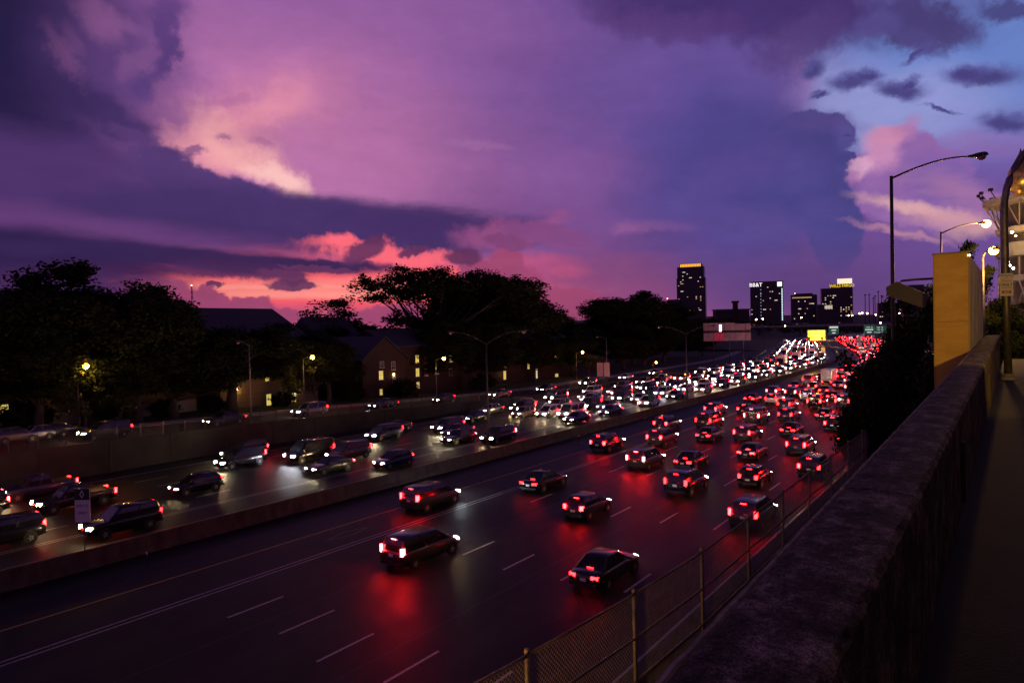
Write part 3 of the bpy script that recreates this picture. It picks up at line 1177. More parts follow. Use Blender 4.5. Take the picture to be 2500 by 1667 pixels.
# median twin lamps
for i, s in enumerate((53.3, 104.7, 156, 208)):
    p, h = C(REF, s, 1.05)
    lab = ['unlit twin-arm lamp post on the median nearest the camera', 'unlit twin-arm lamp post on the median beyond the green sign',
           'unlit twin-arm lamp post on the median where the road starts to bend', 'unlit twin-arm lamp post on the median beside the amber message board'][i]
    lamp_post(lab, p, -h, 10.6, [(0, 4.0), (math.pi, 4.0)], r0=.13, r1=.07, rise=1.3, group='twin lamps on the median', mt=STEELD)
# unlit roadside lamps on the far side
for i, (px, top, d) in enumerate(((608, 842, 72.3), (1480, 826, 72.3))):
    s, z = at_d(px, top, d)
    p, h = C(d, s, street_z(s))
    lamp_post(['unlit pole lamp beside the picket fence across the freeway', 'unlit pole lamp behind the pair of blank sign backs'][i], p, -h, z - street_z(s), [(R(180), 1.6)], r0=.1, r1=.06, rise=.5)
# lit sodium lamps along the campus street
labs = ['lit amber street lamp by the porch at far left', 'lit amber street lamp left of the gabled brick house', 'lit amber street lamp right of the gabled brick house',
        'lit amber street lamp above the pale bush', 'small lit amber lamp low beside the ramp']
for i, (px, py, d) in enumerate(((188, 893, 82), (740, 872, 83), (1064, 875, 83), (1407, 860, 84), (1603, 886, 82))):
    s, z = at_d(px, py, d)
    p, h = C(d, s, street_z(s) + .1)
    hh = max(2.0, z - street_z(s) - .3)
    lamp_post(labs[i], p, -h, hh, [(R(20) if i != 0 else R(10), .9 if i < 4 else .3)], lit=True, watts=[700, 450, 220, 600, 200][i], r0=.085, r1=.05, rise=.35, group='amber lamps along the campus street', bulb=.3)

# ================================================================== arched pole with the parking sign, right edge
ap = P(.05, 27.6, 10.95)
ap = atY(2462, 925, 22.6)
arch = thing('arched_pole', 'grey steel pole by the parapet whose top bends right in an arch', 'pole', (ap.x, ap.y, 10.95), 0)
hh = atY(2440, 520, 22.6).z - 10.95
pts = [(0, 0, 0), (-.06, 0, hh * .5), (-.1, 0, hh - .15)]
for i in range(1, 12):
    a = R(90) * i / 11
    pts.append((-.1 + 2.3 * (1 - math.cos(a)), 0, hh + 2.7 * math.sin(a)))
MB().tube(pts, [.115] * 3 + [.105] * 11, 14).build('shaft', STEEL, arch, True)
MB().lathe([(.24, 0), (.24, .08), (.15, .12), (.14, .2)], n=12).build('footing', CONC, arch)
sp = atY(2457, 695, 22.35)
ps = thing('parking_sign', 'white parking sign with black and red lettering on the arched pole', 'sign', (sp.x, sp.y, sp.z), R(-10))
SIGNW = mat('sign_white', (.72, .7, .68), .55)
INKB = mat('ink_black', (.015, .012, .012), .6)
INKR = mat('ink_red', (.45, .03, .02), .6)
MB().box((0, 0, 0), (.40, .012, .74)).build('plate', SIGNW, ps)
text('PARKING', .088, ps, (0, -.009, .30), INKB, depth=.001)
text('FOR', .045, ps, (0, -.009, .235), INKB, depth=.001)
text('THE', .04, ps, (-.1, -.009, .175), INKR, depth=.001)
text('VARSITY', .078, ps, (0, -.009, .115), INKR, depth=.001, sx=.95)
text('ONLY', .135, ps, (0, -.009, -.005), INKB, depth=.003)
text('1 HOUR LIMIT', .05, ps, (0, -.009, -.105), INKB, depth=.001)
MB().box((0, -.008, -.235), (.27, .006, .09)).build('red_panel', INKR, ps)
for z_, w_ in ((-.218, .2), (-.254, .15)):
    MB().box((0, -.0125, z_), (w_, .003, .018)).build('print_line', SIGNW, ps)

# ================================================================== domed tower at the right edge
tw = thing('ornament_tower', 'lit tiered tower with trusses and a gold bulb ornament at right edge', 'tower', (0, 0, 0))
tc_ = atY(2560, 600, 75)
tw.location = (tc_.x, tc_.y, 10.4)
PALEST = mat('pale_steel', (.42, .36, .3), .6, rgb2=(.3, .26, .22), scale=3)
zz = lambda py: atY(2480, py, 72).z - 10.4
for k, (y0, y1, rad, m) in enumerate(((470, 486, 5.9, PALEST), (545, 562, 4.7, PALEST), (585, 622, 4.75, CONC), (668, 684, 4.6, PALEST))):
    a, b_ = zz(y1), zz(y0)
    MB().lathe([(rad - .5, a), (rad, a + .1), (rad + .1, b_ - .05), (rad - .2, b_)], n=28).build('ring_deck', m, tw)
MB().lathe([(3.6, 0), (3.6, zz(486))], n=24).build('core', mat('tower_core', (.13, .1, .08), .8), tw)
for k in range(20):
    a = 2 * math.pi * k / 20
    a2 = 2 * math.pi * (k + .5) / 20
    f_ = lambda r_, an, z: (r_ * math.cos(an), r_ * math.sin(an), z)
    MB().tube([f_(4.4, a, zz(545)), f_(5.7, a2, zz(486))], .06, 6).tube([f_(4.4, a, zz(545)), f_(5.2, a - .15, zz(486))], .05, 6).build('truss_strut', PALEST, tw)
    MB().tube([f_(4.5, a, zz(735)), f_(4.5, a2, zz(684))], .07, 6).tube([f_(4.5, a2, zz(735)), f_(4.5, a, zz(684))], .07, 6).build('lower_brace', PALEST, tw)
    MB().tube([f_(5.8, a, zz(470)), f_(6.3, a, zz(452))], .05, 6).box(f_(6.3, a, zz(449)), (.35, .35, .3), a).build('spotlight', STEELD, tw)
    MB().box(f_(4.45, a, (zz(668) + zz(622)) / 2), (.12, .12, zz(622) - zz(668)), a).build('mullion', PALEST, tw)
oc = atY(2492, 400, 72)
orn = MB().lathe([(.3, 0), (.95, .5), (1.25, 1.4), (1.1, 2.5), (.6, 3.5), (.15, 4.4), (.02, 4.9)], n=14)
oo = orn.build('gold_ornament', mat('gold', (.55, .36, .12), .35, .8, rgb2=(.2, .12, .04), scale=2.2), tw, True)
oo.location = (oc.x - tc_.x, oc.y - tc_.y, zz(470) - .3)
point_light(tw, (oc.x - tc_.x - 1.2, oc.y - tc_.y - 2.5, zz(470) + .4), (1, .7, .25), 120, .2)
for k, (px, py, sz) in enumerate(((2471, 567, .12), (2480, 576, .08), (2462, 640, .09), (2466, 648, .1), (2474, 655, .11))):
    q = atY(px, py, 70.0)
    MB().ball((q.x - tc_.x, q.y - tc_.y, q.z - 10.4), sz, 8).build('bulb', emat('tower_bulb', (1, .8, .5), 30), tw)
point_light(tw, (-6.5, -3.0, zz(580)), (1, .6, .2), 420, .3)


# ================================================================== signs on the freeway
def sign_board(name, label, loc, rz, w, h, zc, m_face, m_back, posts=1, cat='sign', pw_=.05, thick=.04):
    o = thing(name, label, cat, loc, rz)
    MB().box((0, 0, zc), (w, thick, h)).build('panel', m_face, o)
    MB().box((0, thick * .9, zc), (w * .98, thick * .5, h * .98)).build('backing', m_back, o)
    for i in range(posts):
        x = 0 if posts == 1 else (-w / 4 + i * w / 2)
        MB().box((x, thick * 1.6, (zc + h / 2) / 2), (pw_, pw_, zc + h / 2)).build('post', STEELD, o)
    return o


p, h = C(REF, 16.4, 1.05)
hs = sign_board('carpool_sign', 'white carpool lane sign with black diamond top on the median', p, -h + R(36), .86, 1.9, 2.55, mat('sign_sheet', (.62, .58, .62), .35, spec=.6), STEELD)
MB().box((0, -.024, 2.55 + .63), (.86, .01, .64)).build('header', INKB, hs)
dm = MB().add([(0, -.034, 2.94), (.13, -.034, 3.18), (0, -.034, 3.42), (-.13, -.034, 3.18), (0, -.034, 3.02), (.085, -.034, 3.18), (0, -.034, 3.34), (-.085, -.034, 3.18)],
              [(k, (k + 1) % 4, 4 + (k + 1) % 4, 4 + k) for k in range(4)])
dm.build('diamond', SIGNW, hs)
text('HOV 2+', .21, hs, (0, -.024, 2.52), INKB, depth=.002)
text('ONLY', .21, hs, (0, -.024, 2.12), INKB, depth=.002)
p, h = C(REF, 91.2, 1.05)
GREEN = mat('sign_green', (.01, .09, .06), .5)
gs = sign_board('median_sign', 'narrow green sign seen edge-on on the median barrier', p, -h + R(20), .75, 1.65, 1.8, GREEN, GREEN)
MB().box((0, -.025, 2.45), (.78, .012, .2)).build('cap_panel', INKB, gs)
# delineator stub on the median
for i, s in enumerate((18.5, 66.0, 83)):
    p, h = C(39.6, s, 0)
    o = thing('marker_post', ['small white marker post on the shoulder near the carpool sign', 'small marker post on the shoulder past the first median lamp',
                              'small marker post on the shoulder near the green median sign'][i], 'marker post', p, -h)
    MB().box((0, 0, .4), (.07, .04, .8)).build('stake', STEELD, o)
    MB().box((0, -.025, .82), (.2, .012, .14)).build('plate', SIGNW, o)

# two blank sign backs across the freeway
s, z = at_d(1473, 902, 69.5)
p, h = C(69.5, s, 0)
for k, x in enumerate((-.65, .65)):
    o = thing('sign_back', ['left one of two blank reddish sign backs across the freeway', 'right one of two blank reddish sign backs across the freeway'][k], 'sign', p + Vector((x * math.cos(h) * 1.3, -x * math.sin(h) * .4, 0)), R(-14))
    MB().box((0, 0, z), (1.25, .05, 2.9)).build('panel', mat('sign_back_metal', (.32, .2, .22), .6), o)
    for q in (-.3, .3):
        MB().box((q, .05, z / 2 - .3), (.07, .07, z - .6)).build('post', STEELD, o)
    for q in (-.9, 0, .9):
        MB().box((0, .05, z + q), (1.2, .04, .06)).build('brace', STEELD, o)


# far roadside billboard (pink light painted into the colour of some lower panels)
pb = atY(1775, 815, 231)
fbil = thing('roadside_billboard', 'wide paneled billboard on posts left of the white traffic', 'billboard', (pb.x, pb.y, 0), R(-12))
zt, z0 = atY(1775, 788, 231).z, atY(1775, 832, 231).z
W_ = 15.4
PN = mat('billboard_panel', (.30, .22, .25), .6, rgb2=(.2, .15, .18), scale=.4)
PNR = mat('billboard_pink_glow', (.6, .08, .16), .5)
zm = (zt + z0) / 2
for r_, (za, zb) in enumerate(((zm + .5, zt), (z0, zm - .3))):
    xs = np.linspace(-W_ / 2, W_ / 2, 10)
    for k in range(9):
        top = zb - (.35 if (r_ == 0 and k > 5) else 0)
        MB().box(((xs[k] + xs[k + 1]) / 2, 0, (za + top) / 2), (xs[k + 1] - xs[k] - .08, .1, top - za)).build('panel', PNR if k in (2, 3) and r_ else PN, fbil)
MB().box((0, .12, zm + .1), (W_, .2, .25)).build('catwalk', STEELD, fbil)
MB().box((-2.15, -.12, zm + 1.3), (.75, .08, 2.3)).build('lit_screen', emat('screen_light', (.85, .75, 1.0), 3.0), fbil)
for x in (-4.5, .8, 5.2):
    MB().tube([(x, .3, 0), (x, .3, zt - .5)], .16, 8).build('post', STEELD, fbil)

# gantry with amber message board
p, h = C(REF, 203, 0)
ga = thing('message_gantry', 'sign gantry with a glowing amber message board above the median', 'gantry', p, -h)
MB().tube([(0, 0, 1), (0, 0, 8.2)], .28, 10).build('column', STEELD, ga)
MB().box((-.4, -.4, 9.3), (4.9, .9, 3.2)).build('board_housing', BLACKP, ga)
AMB = emat('amber_led', (1.0, .40, .04), 3.4)
point_light(ga, (-.4, -2.6, 9.0), (1, .45, .06), 2600, .8)
for r_ in range(3):
    for k in range(8):
        if (r_, k) in ((2, 0), (2, 6)):
            continue
        MB().box((-2.35 + .56 * k, -.88, 10.3 - .98 * r_), (.44, .05, .78)).build('led_cell', AMB, ga)
MB().box((1.1, -.1, 5.2), (1.1, .08, 1.5)).build('small_panel', mat('small_panel', (.4, .38, .36), .6), ga)
a0 = Vector((0, 0, 0))
e_ = C(13.2, 126, 0)[0] - p
c_, s_ = math.cos(h), math.sin(h)
e_ = Vector((e_.x * c_ - e_.y * s_, e_.x * s_ + e_.y * c_, 0))
tr = MB()
n = 18
for (o_, z) in ((0, 7.6), (0, 9.2)):
    MB().tube([(0, 0, z - 1.2), (e_.x, e_.y, z)], .11, 8).build('chord', STEELD, ga)
for i in range(n):
    u0, u1 = i / n, (i + 1) / n
    za, zb = 6.4 + 1.2 * u0, 8.0 + 1.2 * u1
    MB().tube([(e_.x * u0, e_.y * u0, za if i % 2 else za + 1.6), (e_.x * u1, e_.y * u1, zb if i % 2 else zb - 1.6)], .05, 6).build('lattice_bar', STEELD, ga)
MB().tube([(e_.x, e_.y, 0), (e_.x, e_.y, 9.2)], .25, 10).build('end_column', STEELD, ga)

# overpass across the freeway
po, ho = C(REF, 700, 0)
ov = thing('overpass', 'dark concrete overpass crossing the freeway in the distance', 'bridge', po, -ho)
MB().box((10, 0, 8.0), (330, 12, 1.6)).build('deck', CONCD, ov)
MB().box((10, -6.2, 9.6), (330, .3, 1.5)).build('parapet', CONC, ov)
MB().box((10, 6.2, 9.6), (330, .3, 1.5)).build('parapet', CONC, ov)
for x in (-32, 0, 34, 70, -70):
    MB().box((x, 0, 3.6), (1.6, 9, 7.2)).build('pier', CONCD, ov)


def guide_sign(label, px0, px1, py0, py1, Y, lines, hdr=False, bars=((.5, .5), (.16, .35))):
    a, b_ = atY(px0, py1, Y), atY(px1, py0, Y)
    w, hgt = b_.x - a.x, b_.z - a.z
    o = thing('guide_sign', label, 'sign', ((a.x + b_.x) / 2, Y, a.z), R(-16))
    MB().box((0, 0, hgt / 2), (w, .15, hgt)).build('panel', GL, o)
    MB().box((0, .12, hgt / 2), (w + .35, .08, hgt + .35)).build('border', SIGNW, o)
    for x_ in (-w * .3, w * .3):
        MB().box((x_, .3, (hgt - a.z) / 2), (.35, .25, a.z + hgt)).build('post', STEELD, o)
    if hdr:
        MB().box((0, -.1, hgt * .87), (w * .9, .06, hgt * .2)).build('header', SGL, o)
    for zf_, wf_ in (() if len(lines) > 1 else bars):
        MB().box((0, -.1, hgt * zf_), (w * wf_, .05, hgt * .13)).build('print_line', SGL, o)
    for i, (tx, sz, zf_) in enumerate(lines):
        text(tx, sz, o, (0, -.14, hgt * zf_), SGL, depth=.02)
    return o


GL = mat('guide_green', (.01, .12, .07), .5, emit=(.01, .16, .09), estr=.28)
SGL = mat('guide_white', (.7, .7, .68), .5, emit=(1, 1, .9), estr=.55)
guide_sign('small green guide sign with white header over the white lanes', 2025, 2046, 796, 816, 560, [], True)
guide_sign('left green exit sign over the red lanes at the overpass', 2111, 2133, 793, 814, 560, [('17th St', 1.9, .72)], bars=((.44, .8), (.14, .45)))
guide_sign('right green exit sign over the red lanes at the overpass', 2133.8, 2162, 795, 814, 560, [('10th St', 1.7, .78), ('14th St', 1.7, .48), ('Georgia Tech', 1.5, .16)])

# ================================================================== picket fence on the retaining wall
pf = thing('picket_fence', 'black iron picket fence on the retaining wall across the freeway', 'fence')
pk_m = MB()
IRON = mat('black_iron', (.02, .02, .022), .5)
s = -14.3
while s < 92:
    p, h = C(71.05, s, rw_top(s))
    q = MB().box((0, 0, .62), (.09, .09, 1.24)).lathe([(.07, 1.24), (.07, 1.27), (.01, 1.33)], n=6).build('post', IRON, pf)
    q.location = p
    q.rotation_euler.z = -h
    p2, _ = C(71.05, s + 2.25, rw_top(s + 2.25))
    for hz in (.14, 1.02):
        MB().tube([p + Vector((0, 0, hz)), p2 + Vector((0, 0, hz))], .022, 4).build('rail', IRON, pf)
    for k in range(1, 18):
        u = k / 18
        c = p.lerp(p2, u)
        pk_m.box((c.x, c.y, c.z + .6), (.022, .022, 1.16), -h)
    s += 2.25
tag(pk_m.build('pickets', IRON, pf), kind='stuff')


# ================================================================== campus buildings
def gable_house(name, label, d, s, W, L, eave, ridge, m_wall, wins, base=None, axis='x', cat='house', rz=0.0, chimney=None):
    """W across the road direction (local x), L along it (local y); ridge along axis"""
    p, h = C(d, s, 0)
    zb = (street_z(s) + .2) if base is None else base
    o = thing(name, label, cat, (p.x, p.y, zb), -h + rz)
    e, r_ = eave - zb, ridge - zb
    m = MB()
    x, y = W / 2, L / 2
    if axis == 'x':
        vs = [(-x, -y, -.5), (x, -y, -.5), (x, y, -.5), (-x, y, -.5), (-x, -y, e), (x, -y, e), (x, y, e), (-x, y, e), (x, 0, r_), (-x, 0, r_)]
        fs = [(0, 1, 5, 4), (2, 3, 7, 6), (1, 2, 6, 8, 5), (3, 0, 4, 9, 7), (4, 5, 8, 9), (6, 7, 9, 8)]
        ov_ = .35
        k = (r_ - e) / y
        roof = [[(-x - ov_, -y - ov_, e - k * ov_), (x + ov_, -y - ov_, e - k * ov_), (x + ov_, 0, r_), (-x - ov_, 0, r_)],
                [(x + ov_, y + ov_, e - k * ov_), (-x - ov_, y + ov_, e - k * ov_), (-x - ov_, 0, r_), (x + ov_, 0, r_)]]
    else:
        vs = [(-x, -y, -.5), (x, -y, -.5), (x, y, -.5), (-x, y, -.5), (-x, -y, e), (x, -y, e), (x, y, e), (-x, y, e), (0, -y, r_), (0, y, r_)]
        fs = [(0, 1, 5, 8, 4), (2, 3, 7, 9, 6), (1, 2, 6, 5), (3, 0, 4, 7), (4, 8, 9, 7), (5, 6, 9, 8)]
        ov_ = .35
        k = (r_ - e) / x
        roof = [[(x + ov_, -y - ov_, e - k * ov_), (x + ov_, y + ov_, e - k * ov_), (0, y + ov_, r_), (0, -y - ov_, r_)],
                [(-x - ov_, y + ov_, e - k * ov_), (-x - ov_, -y - ov_, e - k * ov_), (0, -y - ov_, r_), (0, y + ov_, r_)]]
    m.add(vs, fs)
    m.build('wall', m_wall, o)
    ro = MB()
    for q in roof:
        ro.add([Vector(v) + Vector((0, 0, .06)) for v in q] + [Vector(v) + Vector((0, 0, .24)) for v in q],
               [(3, 2, 1, 0), (4, 5, 6, 7), (0, 1, 5, 4), (1, 2, 6, 5), (2, 3, 7, 6), (3, 0, 4, 7)])
    rf = ro.build('roof', SLATE, o)
    if chimney:
        MB().box((chimney[0], chimney[1], r_ + .2), (1.0, .8, 2.4)).box((chimney[0], chimney[1], r_ + 1.45), (1.25, 1.05, .2)).build('chimney', m_wall, rf)
    for w in wins:
        face, u, z, ww, hh, lit = w
        add_window(o, face, u, z - zb, ww, hh, lit, x, y)
    return o


WIN_CACHE = {}


def add_window(o, face, u, z, ww, hh, lit, x, y):
    ww, hh = ww * .62, hh * .62
    key = (ww, hh, lit)
    if key not in WIN_CACHE:
        f = MB()
        f.box((0, -.03, hh / 2 + .05), (ww + .2, .12, .1)).box((0, -.06, -hh / 2 - .06), (ww + .28, .2, .12))
        f.box((-ww / 2 - .04, -.03, 0), (.08, .1, hh)).box((ww / 2 + .04, -.03, 0), (.08, .1, hh))
        for i in (1, 2) if ww > 1 else (1,):
            f.box((-ww / 2 + ww * i / (3 if ww > 1 else 2), -.04, 0), (.05, .05, hh))
        for zq in (0, hh / 4):
            f.box((0, -.041, zq), (ww, .045, .05))
        g = MB().add([(-ww / 2, -.012, -hh / 2), (ww / 2, -.012, -hh / 2), (ww / 2, -.012, hh / 2), (-ww / 2, -.012, hh / 2)], [(0, 1, 2, 3)])
        WIN_CACHE[key] = (f.mesh('window', TRIM), g.mesh('pane', {0: GLASSD, 1: WARMWIN, 2: WHITEWIN}[lit]))
    f, g = WIN_CACHE[key]
    if face == 'road':
        loc, rz = (x + .003, u, z), R(90)
    else:
        loc, rz = (u, -y - .003, z), 0
    q = inst('window', f, o, loc, rz)
    inst('pane', g, q)


def wpos(px, py, d):
    return at_d(px, py, d)


# gabled brick house with the slate roof
dg = 90
s_c, _ = at_d(940, 900, dg)
hw = []
for px, py, w_, h_, lit in ((930, 916, 1.5, 2.4, 1), (930, 957, 1.0, 1.6, 1), (960, 893, 1.2, 2.2, 0), (962, 930, 1.1, 2.2, 0), (932, 890, 1.3, 1.6, 0)):
    s, z = at_d(px, py, dg)
    hw.append(('road', s - s_c, z, w_, h_, lit))
for x_, z_, lit in ((-2.5, 4.6, 1), (-9, 4.4, 0), (-9, 7.2, 0), (-2.5, 7.2, 0), (-14.5, 4.4, 0), (2.5, 4.6, 0), (2.5, 7.2, 0)):
    hw.append(('down', x_, z_, 1.5, 2.1, lit))
house1 = gable_house('brick_house', 'red brick gabled house with slate roof and lit windows across the freeway', dg + 14, s_c, 28, 10.5, 8.2, 12.0, BRICK, hw, chimney=(-8, .8))
wl = MB().box((14.05, 2.0, 3.9), (.22, .26, .4)).build('wall_lamp', emat('wall_lamp', (1, .6, .2), 14), house1)
point_light(house1, (14.6, 2.0, 3.6), (1, .55, .15), 18, .1)

# dark brick dormitory with stacked lit windows
dg = 92
s_c = at_d(1060, 900, dg)[0]
hw = []
for px, py, w_, h_, lit in ((1018, 877, 1.4, 2.4, 1), (1019, 909, 1.4, 2.4, 1), (1020, 940, 1.2, 1.8, 1), (1068, 872, 1.4, 2.0, 1), (1100, 875, 1.6, 2.2, 1), (1066, 905, 1.4, 2.0, 0), (1100, 908, 1.4, 2.0, 0), (1040, 909, 1.4, 2.0, 0), (1040, 877, 1.4, 2.0, 0)):
    s, z = at_d(px, py, dg)
    hw.append(('road', s - s_c, z, w_, h_, lit))
gable_house('brick_dormitory', 'dark brick dormitory with three stacked lit windows behind the street lamp', dg + 7, s_c, 14, 22, 10.2, 13.2, BRICK, hw, axis='y', cat='building')
# next dormitory
dg = 94
s_c = at_d(1290, 900, dg)[0]
hw = []
for px, py, w_, h_, lit in ((1231, 885, 1.6, 3.6, 1), (1232, 916, 1.4, 3.0, 1), (1233, 946, 1.4, 1.9, 1), (1357, 848, 2.2, 2.6, 1), (1357, 874, 1.6, 1.8, 1), (1359, 920, 2.2, 2.6, 1), (1290, 894, 1.3, 2.0, 1), (1310, 912, 1.0, 3.6, 2), (1290, 865, 1.4, 2, 0)):
    s, z = at_d(px, py, dg)
    hw.append(('road', s - s_c, z, w_, h_, lit))
h3 = gable_house('brick_dormitory', 'long dark dormitory with scattered lit windows left of the pale bush', dg + 7, s_c, 14, 44, 8.8, 12.5, BRICK, hw, axis='y', cat='building')
point_light(h3, (7.6, at_d(1225, 945, dg)[0] - s_c, 2.2), (1, .6, .2), 14, .1)
# low building with lit wall, left of the gabled house
dg = 92
s_c = at_d(665, 960, dg)[0]
hw = []
for px, py, w_, h_, lit in ((656, 976, 1.3, 2.8, 1), (716, 957, 1.6, 2.2, 2), (716, 973, 1.4, 1.6, 1), (652, 925, 1.0, 1.0, 1), (690, 958, 1.4, 2, 0)):
    s, z = at_d(px, py, dg)
    hw.append(('road', s - s_c, z, w_, h_, lit))
h4 = gable_house('campus_hall', 'tan low hall with a glowing doorway under the trees', dg + 6, s_c, 12, 17, 6.6, 9.6, BRICKT, hw, axis='y', cat='building')
for u in (-6, 4.4):
    MB().box((6.08, u, 2.9), (.2, .24, .3)).build('wall_lamp', emat('wall_lamp', (1, .6, .2), 14), h4)
    point_light(h4, (6.7, u, 2.7), (1, .55, .12), 30, .1)
# porch building at far left
dg = 93
s_c = at_d(150, 980, dg)[0]
hw = []
for px, py, w_, h_, lit in ((175, 979, 1.3, 2.2, 2), (176, 999, 1.3, 1.7, 2), (103, 928, 1.2, 3.2, 1), (9, 1001, 2.6, 2.0, 1), (116, 930, 1.0, 2.6, 0), (240, 925, 1.4, 2, 0), (70, 1000, 1.4, 2, 0), (290, 960, 1.3, 2, 0)):
    s, z = at_d(px, py, dg)
    hw.append(('road', s - s_c, z, w_, h_, lit))
h5 = gable_house('porch_building', 'tan porch building with glowing entrance behind the left street lamp', dg + 7, s_c, 14, 34, 9.5, 13.5, BRICKT, hw, axis='y', cat='building')
u = at_d(190, 985, dg)[0] - s_c
for k in (-1.3, 1.3):
    MB().box((8.6, u + k, 1.9), (.4, .4, 4.8)).build('porch_column', TRIM, h5)
MB().box((8.1, u, 4.5), (2.4, 3.6, .3)).build('porch_roof', TRIM, h5)
MB().ball((8.0, u, 4.2), .14, 8).build('porch_lamp', emat('wall_lamp', (1, .6, .2), 14), h5)
point_light(h5, (8.1, u, 3.9), (1, .58, .12), 40, .1)
MB().box((9.6, u - 9, .6), (.3, 26, 1.5)).build('garden_wall', TRIM, h5)
MB().box((9.6, u + 9, .6), (.3, 9, 1.5)).build('garden_wall', TRIM, h5)
# big slate-roofed hall behind
sA, zA = at_d(362, 765, 118)
sB, _ = at_d(545, 765, 118)
gable_house('lecture_hall', 'large hall with broad slate roof on the left skyline', 118, (sA + sB) / 2 + 2, 26, sB - sA + 16, 11.5, zA + .8, BRICK, [], axis='y', cat='building', chimney=(.0, -6), base=3.2)
hq = thing('hall_gable', 'small pointed roof gable right of the large slate hall', 'house', C(112, sB + 18, 3)[0], -TH)
MB().prism([(-5, -5), (5, -5), (5, 5), (-5, 5)], 0, 9.2).build('wall', BRICK, hq)
MB().add([(-5.4, -5.4, 9.1), (5.4, -5.4, 9.1), (5.4, 5.4, 9.1), (-5.4, 5.4, 9.1), (0, -5.4, 13.2), (0, 5.4, 13.2)], [(0, 1, 4), (1, 2, 5, 4), (2, 3, 5), (3, 0, 4, 5), (3, 2, 1, 0)]).build('roof', SLATE, hq)
# long flat block behind the trees at far left
pl = atY(20, 715, 170)
lb = thing('flat_block', 'long flat-roofed block showing above the trees at far left', 'building', (pl.x - 20, pl.y, 3), R(8))
MB().box((0, 0, (pl.z - 3) / 2), (64, 20, pl.z - 3)).build('wall', CONCD, lb)
MB().box((0, 0, pl.z - 3 + .3), (65, 21, .6)).build('roof', CONC, lb)
MB().box((28, 0, pl.z - 3 + 1.9), (12, 6, .35)).box((28, 0, pl.z - 3 + 1.2), (4, 3, 1.4)).build('roof_canopy', CONCD, lb)
# lattice masts
for i, (px, py0, py1, Y, w_) in enumerate(((470, 697, 775, 420, 1.3), (841, 748, 790, 700, .8))):
    a, b_ = atY(px, py1, Y), atY(px, py0, Y)
    o = thing('radio_mast', ['tall tapering radio mast on the left skyline', 'thin radio mast left of the large tree'][i], 'mast', (a.x, a.y, 2))
    Hh = b_.z - 2
    for q in (0, 1, 2):
        an = q * 2.094 + .4
        MB().tube([(w_ * 1.7 * math.cos(an), w_ * 1.7 * math.sin(an), 0), (.15 * math.cos(an), .15 * math.sin(an), Hh)], .16, 5).build('leg', STEELD, o)
    ba = MB()
    for k in range(14):
        z0_, z1_ = Hh * k / 14, Hh * (k + 1) / 14
        r0_, r1_ = w_ * 1.7 * (1 - k / 14) + .15, w_ * 1.7 * (1 - (k + 1) / 14) + .15
        for q in (0, 1, 2):
            an, an2 = q * 2.094 + .4, (q + 1) * 2.094 + .4
            ba.tube([(r0_ * math.cos(an), r0_ * math.sin(an), z0_), (r1_ * math.cos(an2), r1_ * math.sin(an2), z1_)], .09, 4)
    ba.build('lattice', STEELD, o)
    MB().ball((0, 0, Hh), .4, 8).build('beacon', emat('beacon', (1, .35, .3), 10), o)

# ================================================================== trees


def np_mesh(name, verts, nq, m):
    me = bpy.data.meshes.new(name)
    me.vertices.add(len(verts))
    me.vertices.foreach_set('co', verts.ravel())
    me.loops.add(nq * 4)
    me.polygons.add(nq)
    me.loops.foreach_set('vertex_index', np.arange(nq * 4, dtype=np.int32))
    me.polygons.foreach_set('loop_start', np.arange(0, nq * 4, 4, dtype=np.int32))
    me.update(calc_edges=True)
    me.materials.append(m)
    return me


def leaf_quads(rs, centers, per, rad, size):
    n = len(centers) * per
    c = np.repeat(centers, per, axis=0)
    off = rs.normal(size=(n, 3))
    off /= np.linalg.norm(off, axis=1)[:, None]
    off *= (rs.random((n, 1)) ** .5) * np.repeat(rad, per)[:, None]
    off[:, 2] *= .7
    c = c + off
    a = rs.normal(size=(n, 3))
    a /= np.linalg.norm(a, axis=1)[:, None]
    b_ = np.cross(a, rs.normal(size=(n, 3)))
    b_ /= np.linalg.norm(b_, axis=1)[:, None]
    sz = size * (.6 + .8 * rs.random((n, 1)))
    v = np.empty((n, 4, 3))
    v[:, 0] = c - a * sz
    v[:, 1] = c - b_ * sz * .5
    v[:, 2] = c + a * sz
    v[:, 3] = c + b_ * sz * .5
    return v.reshape(-1, 3).astype(np.float32), n


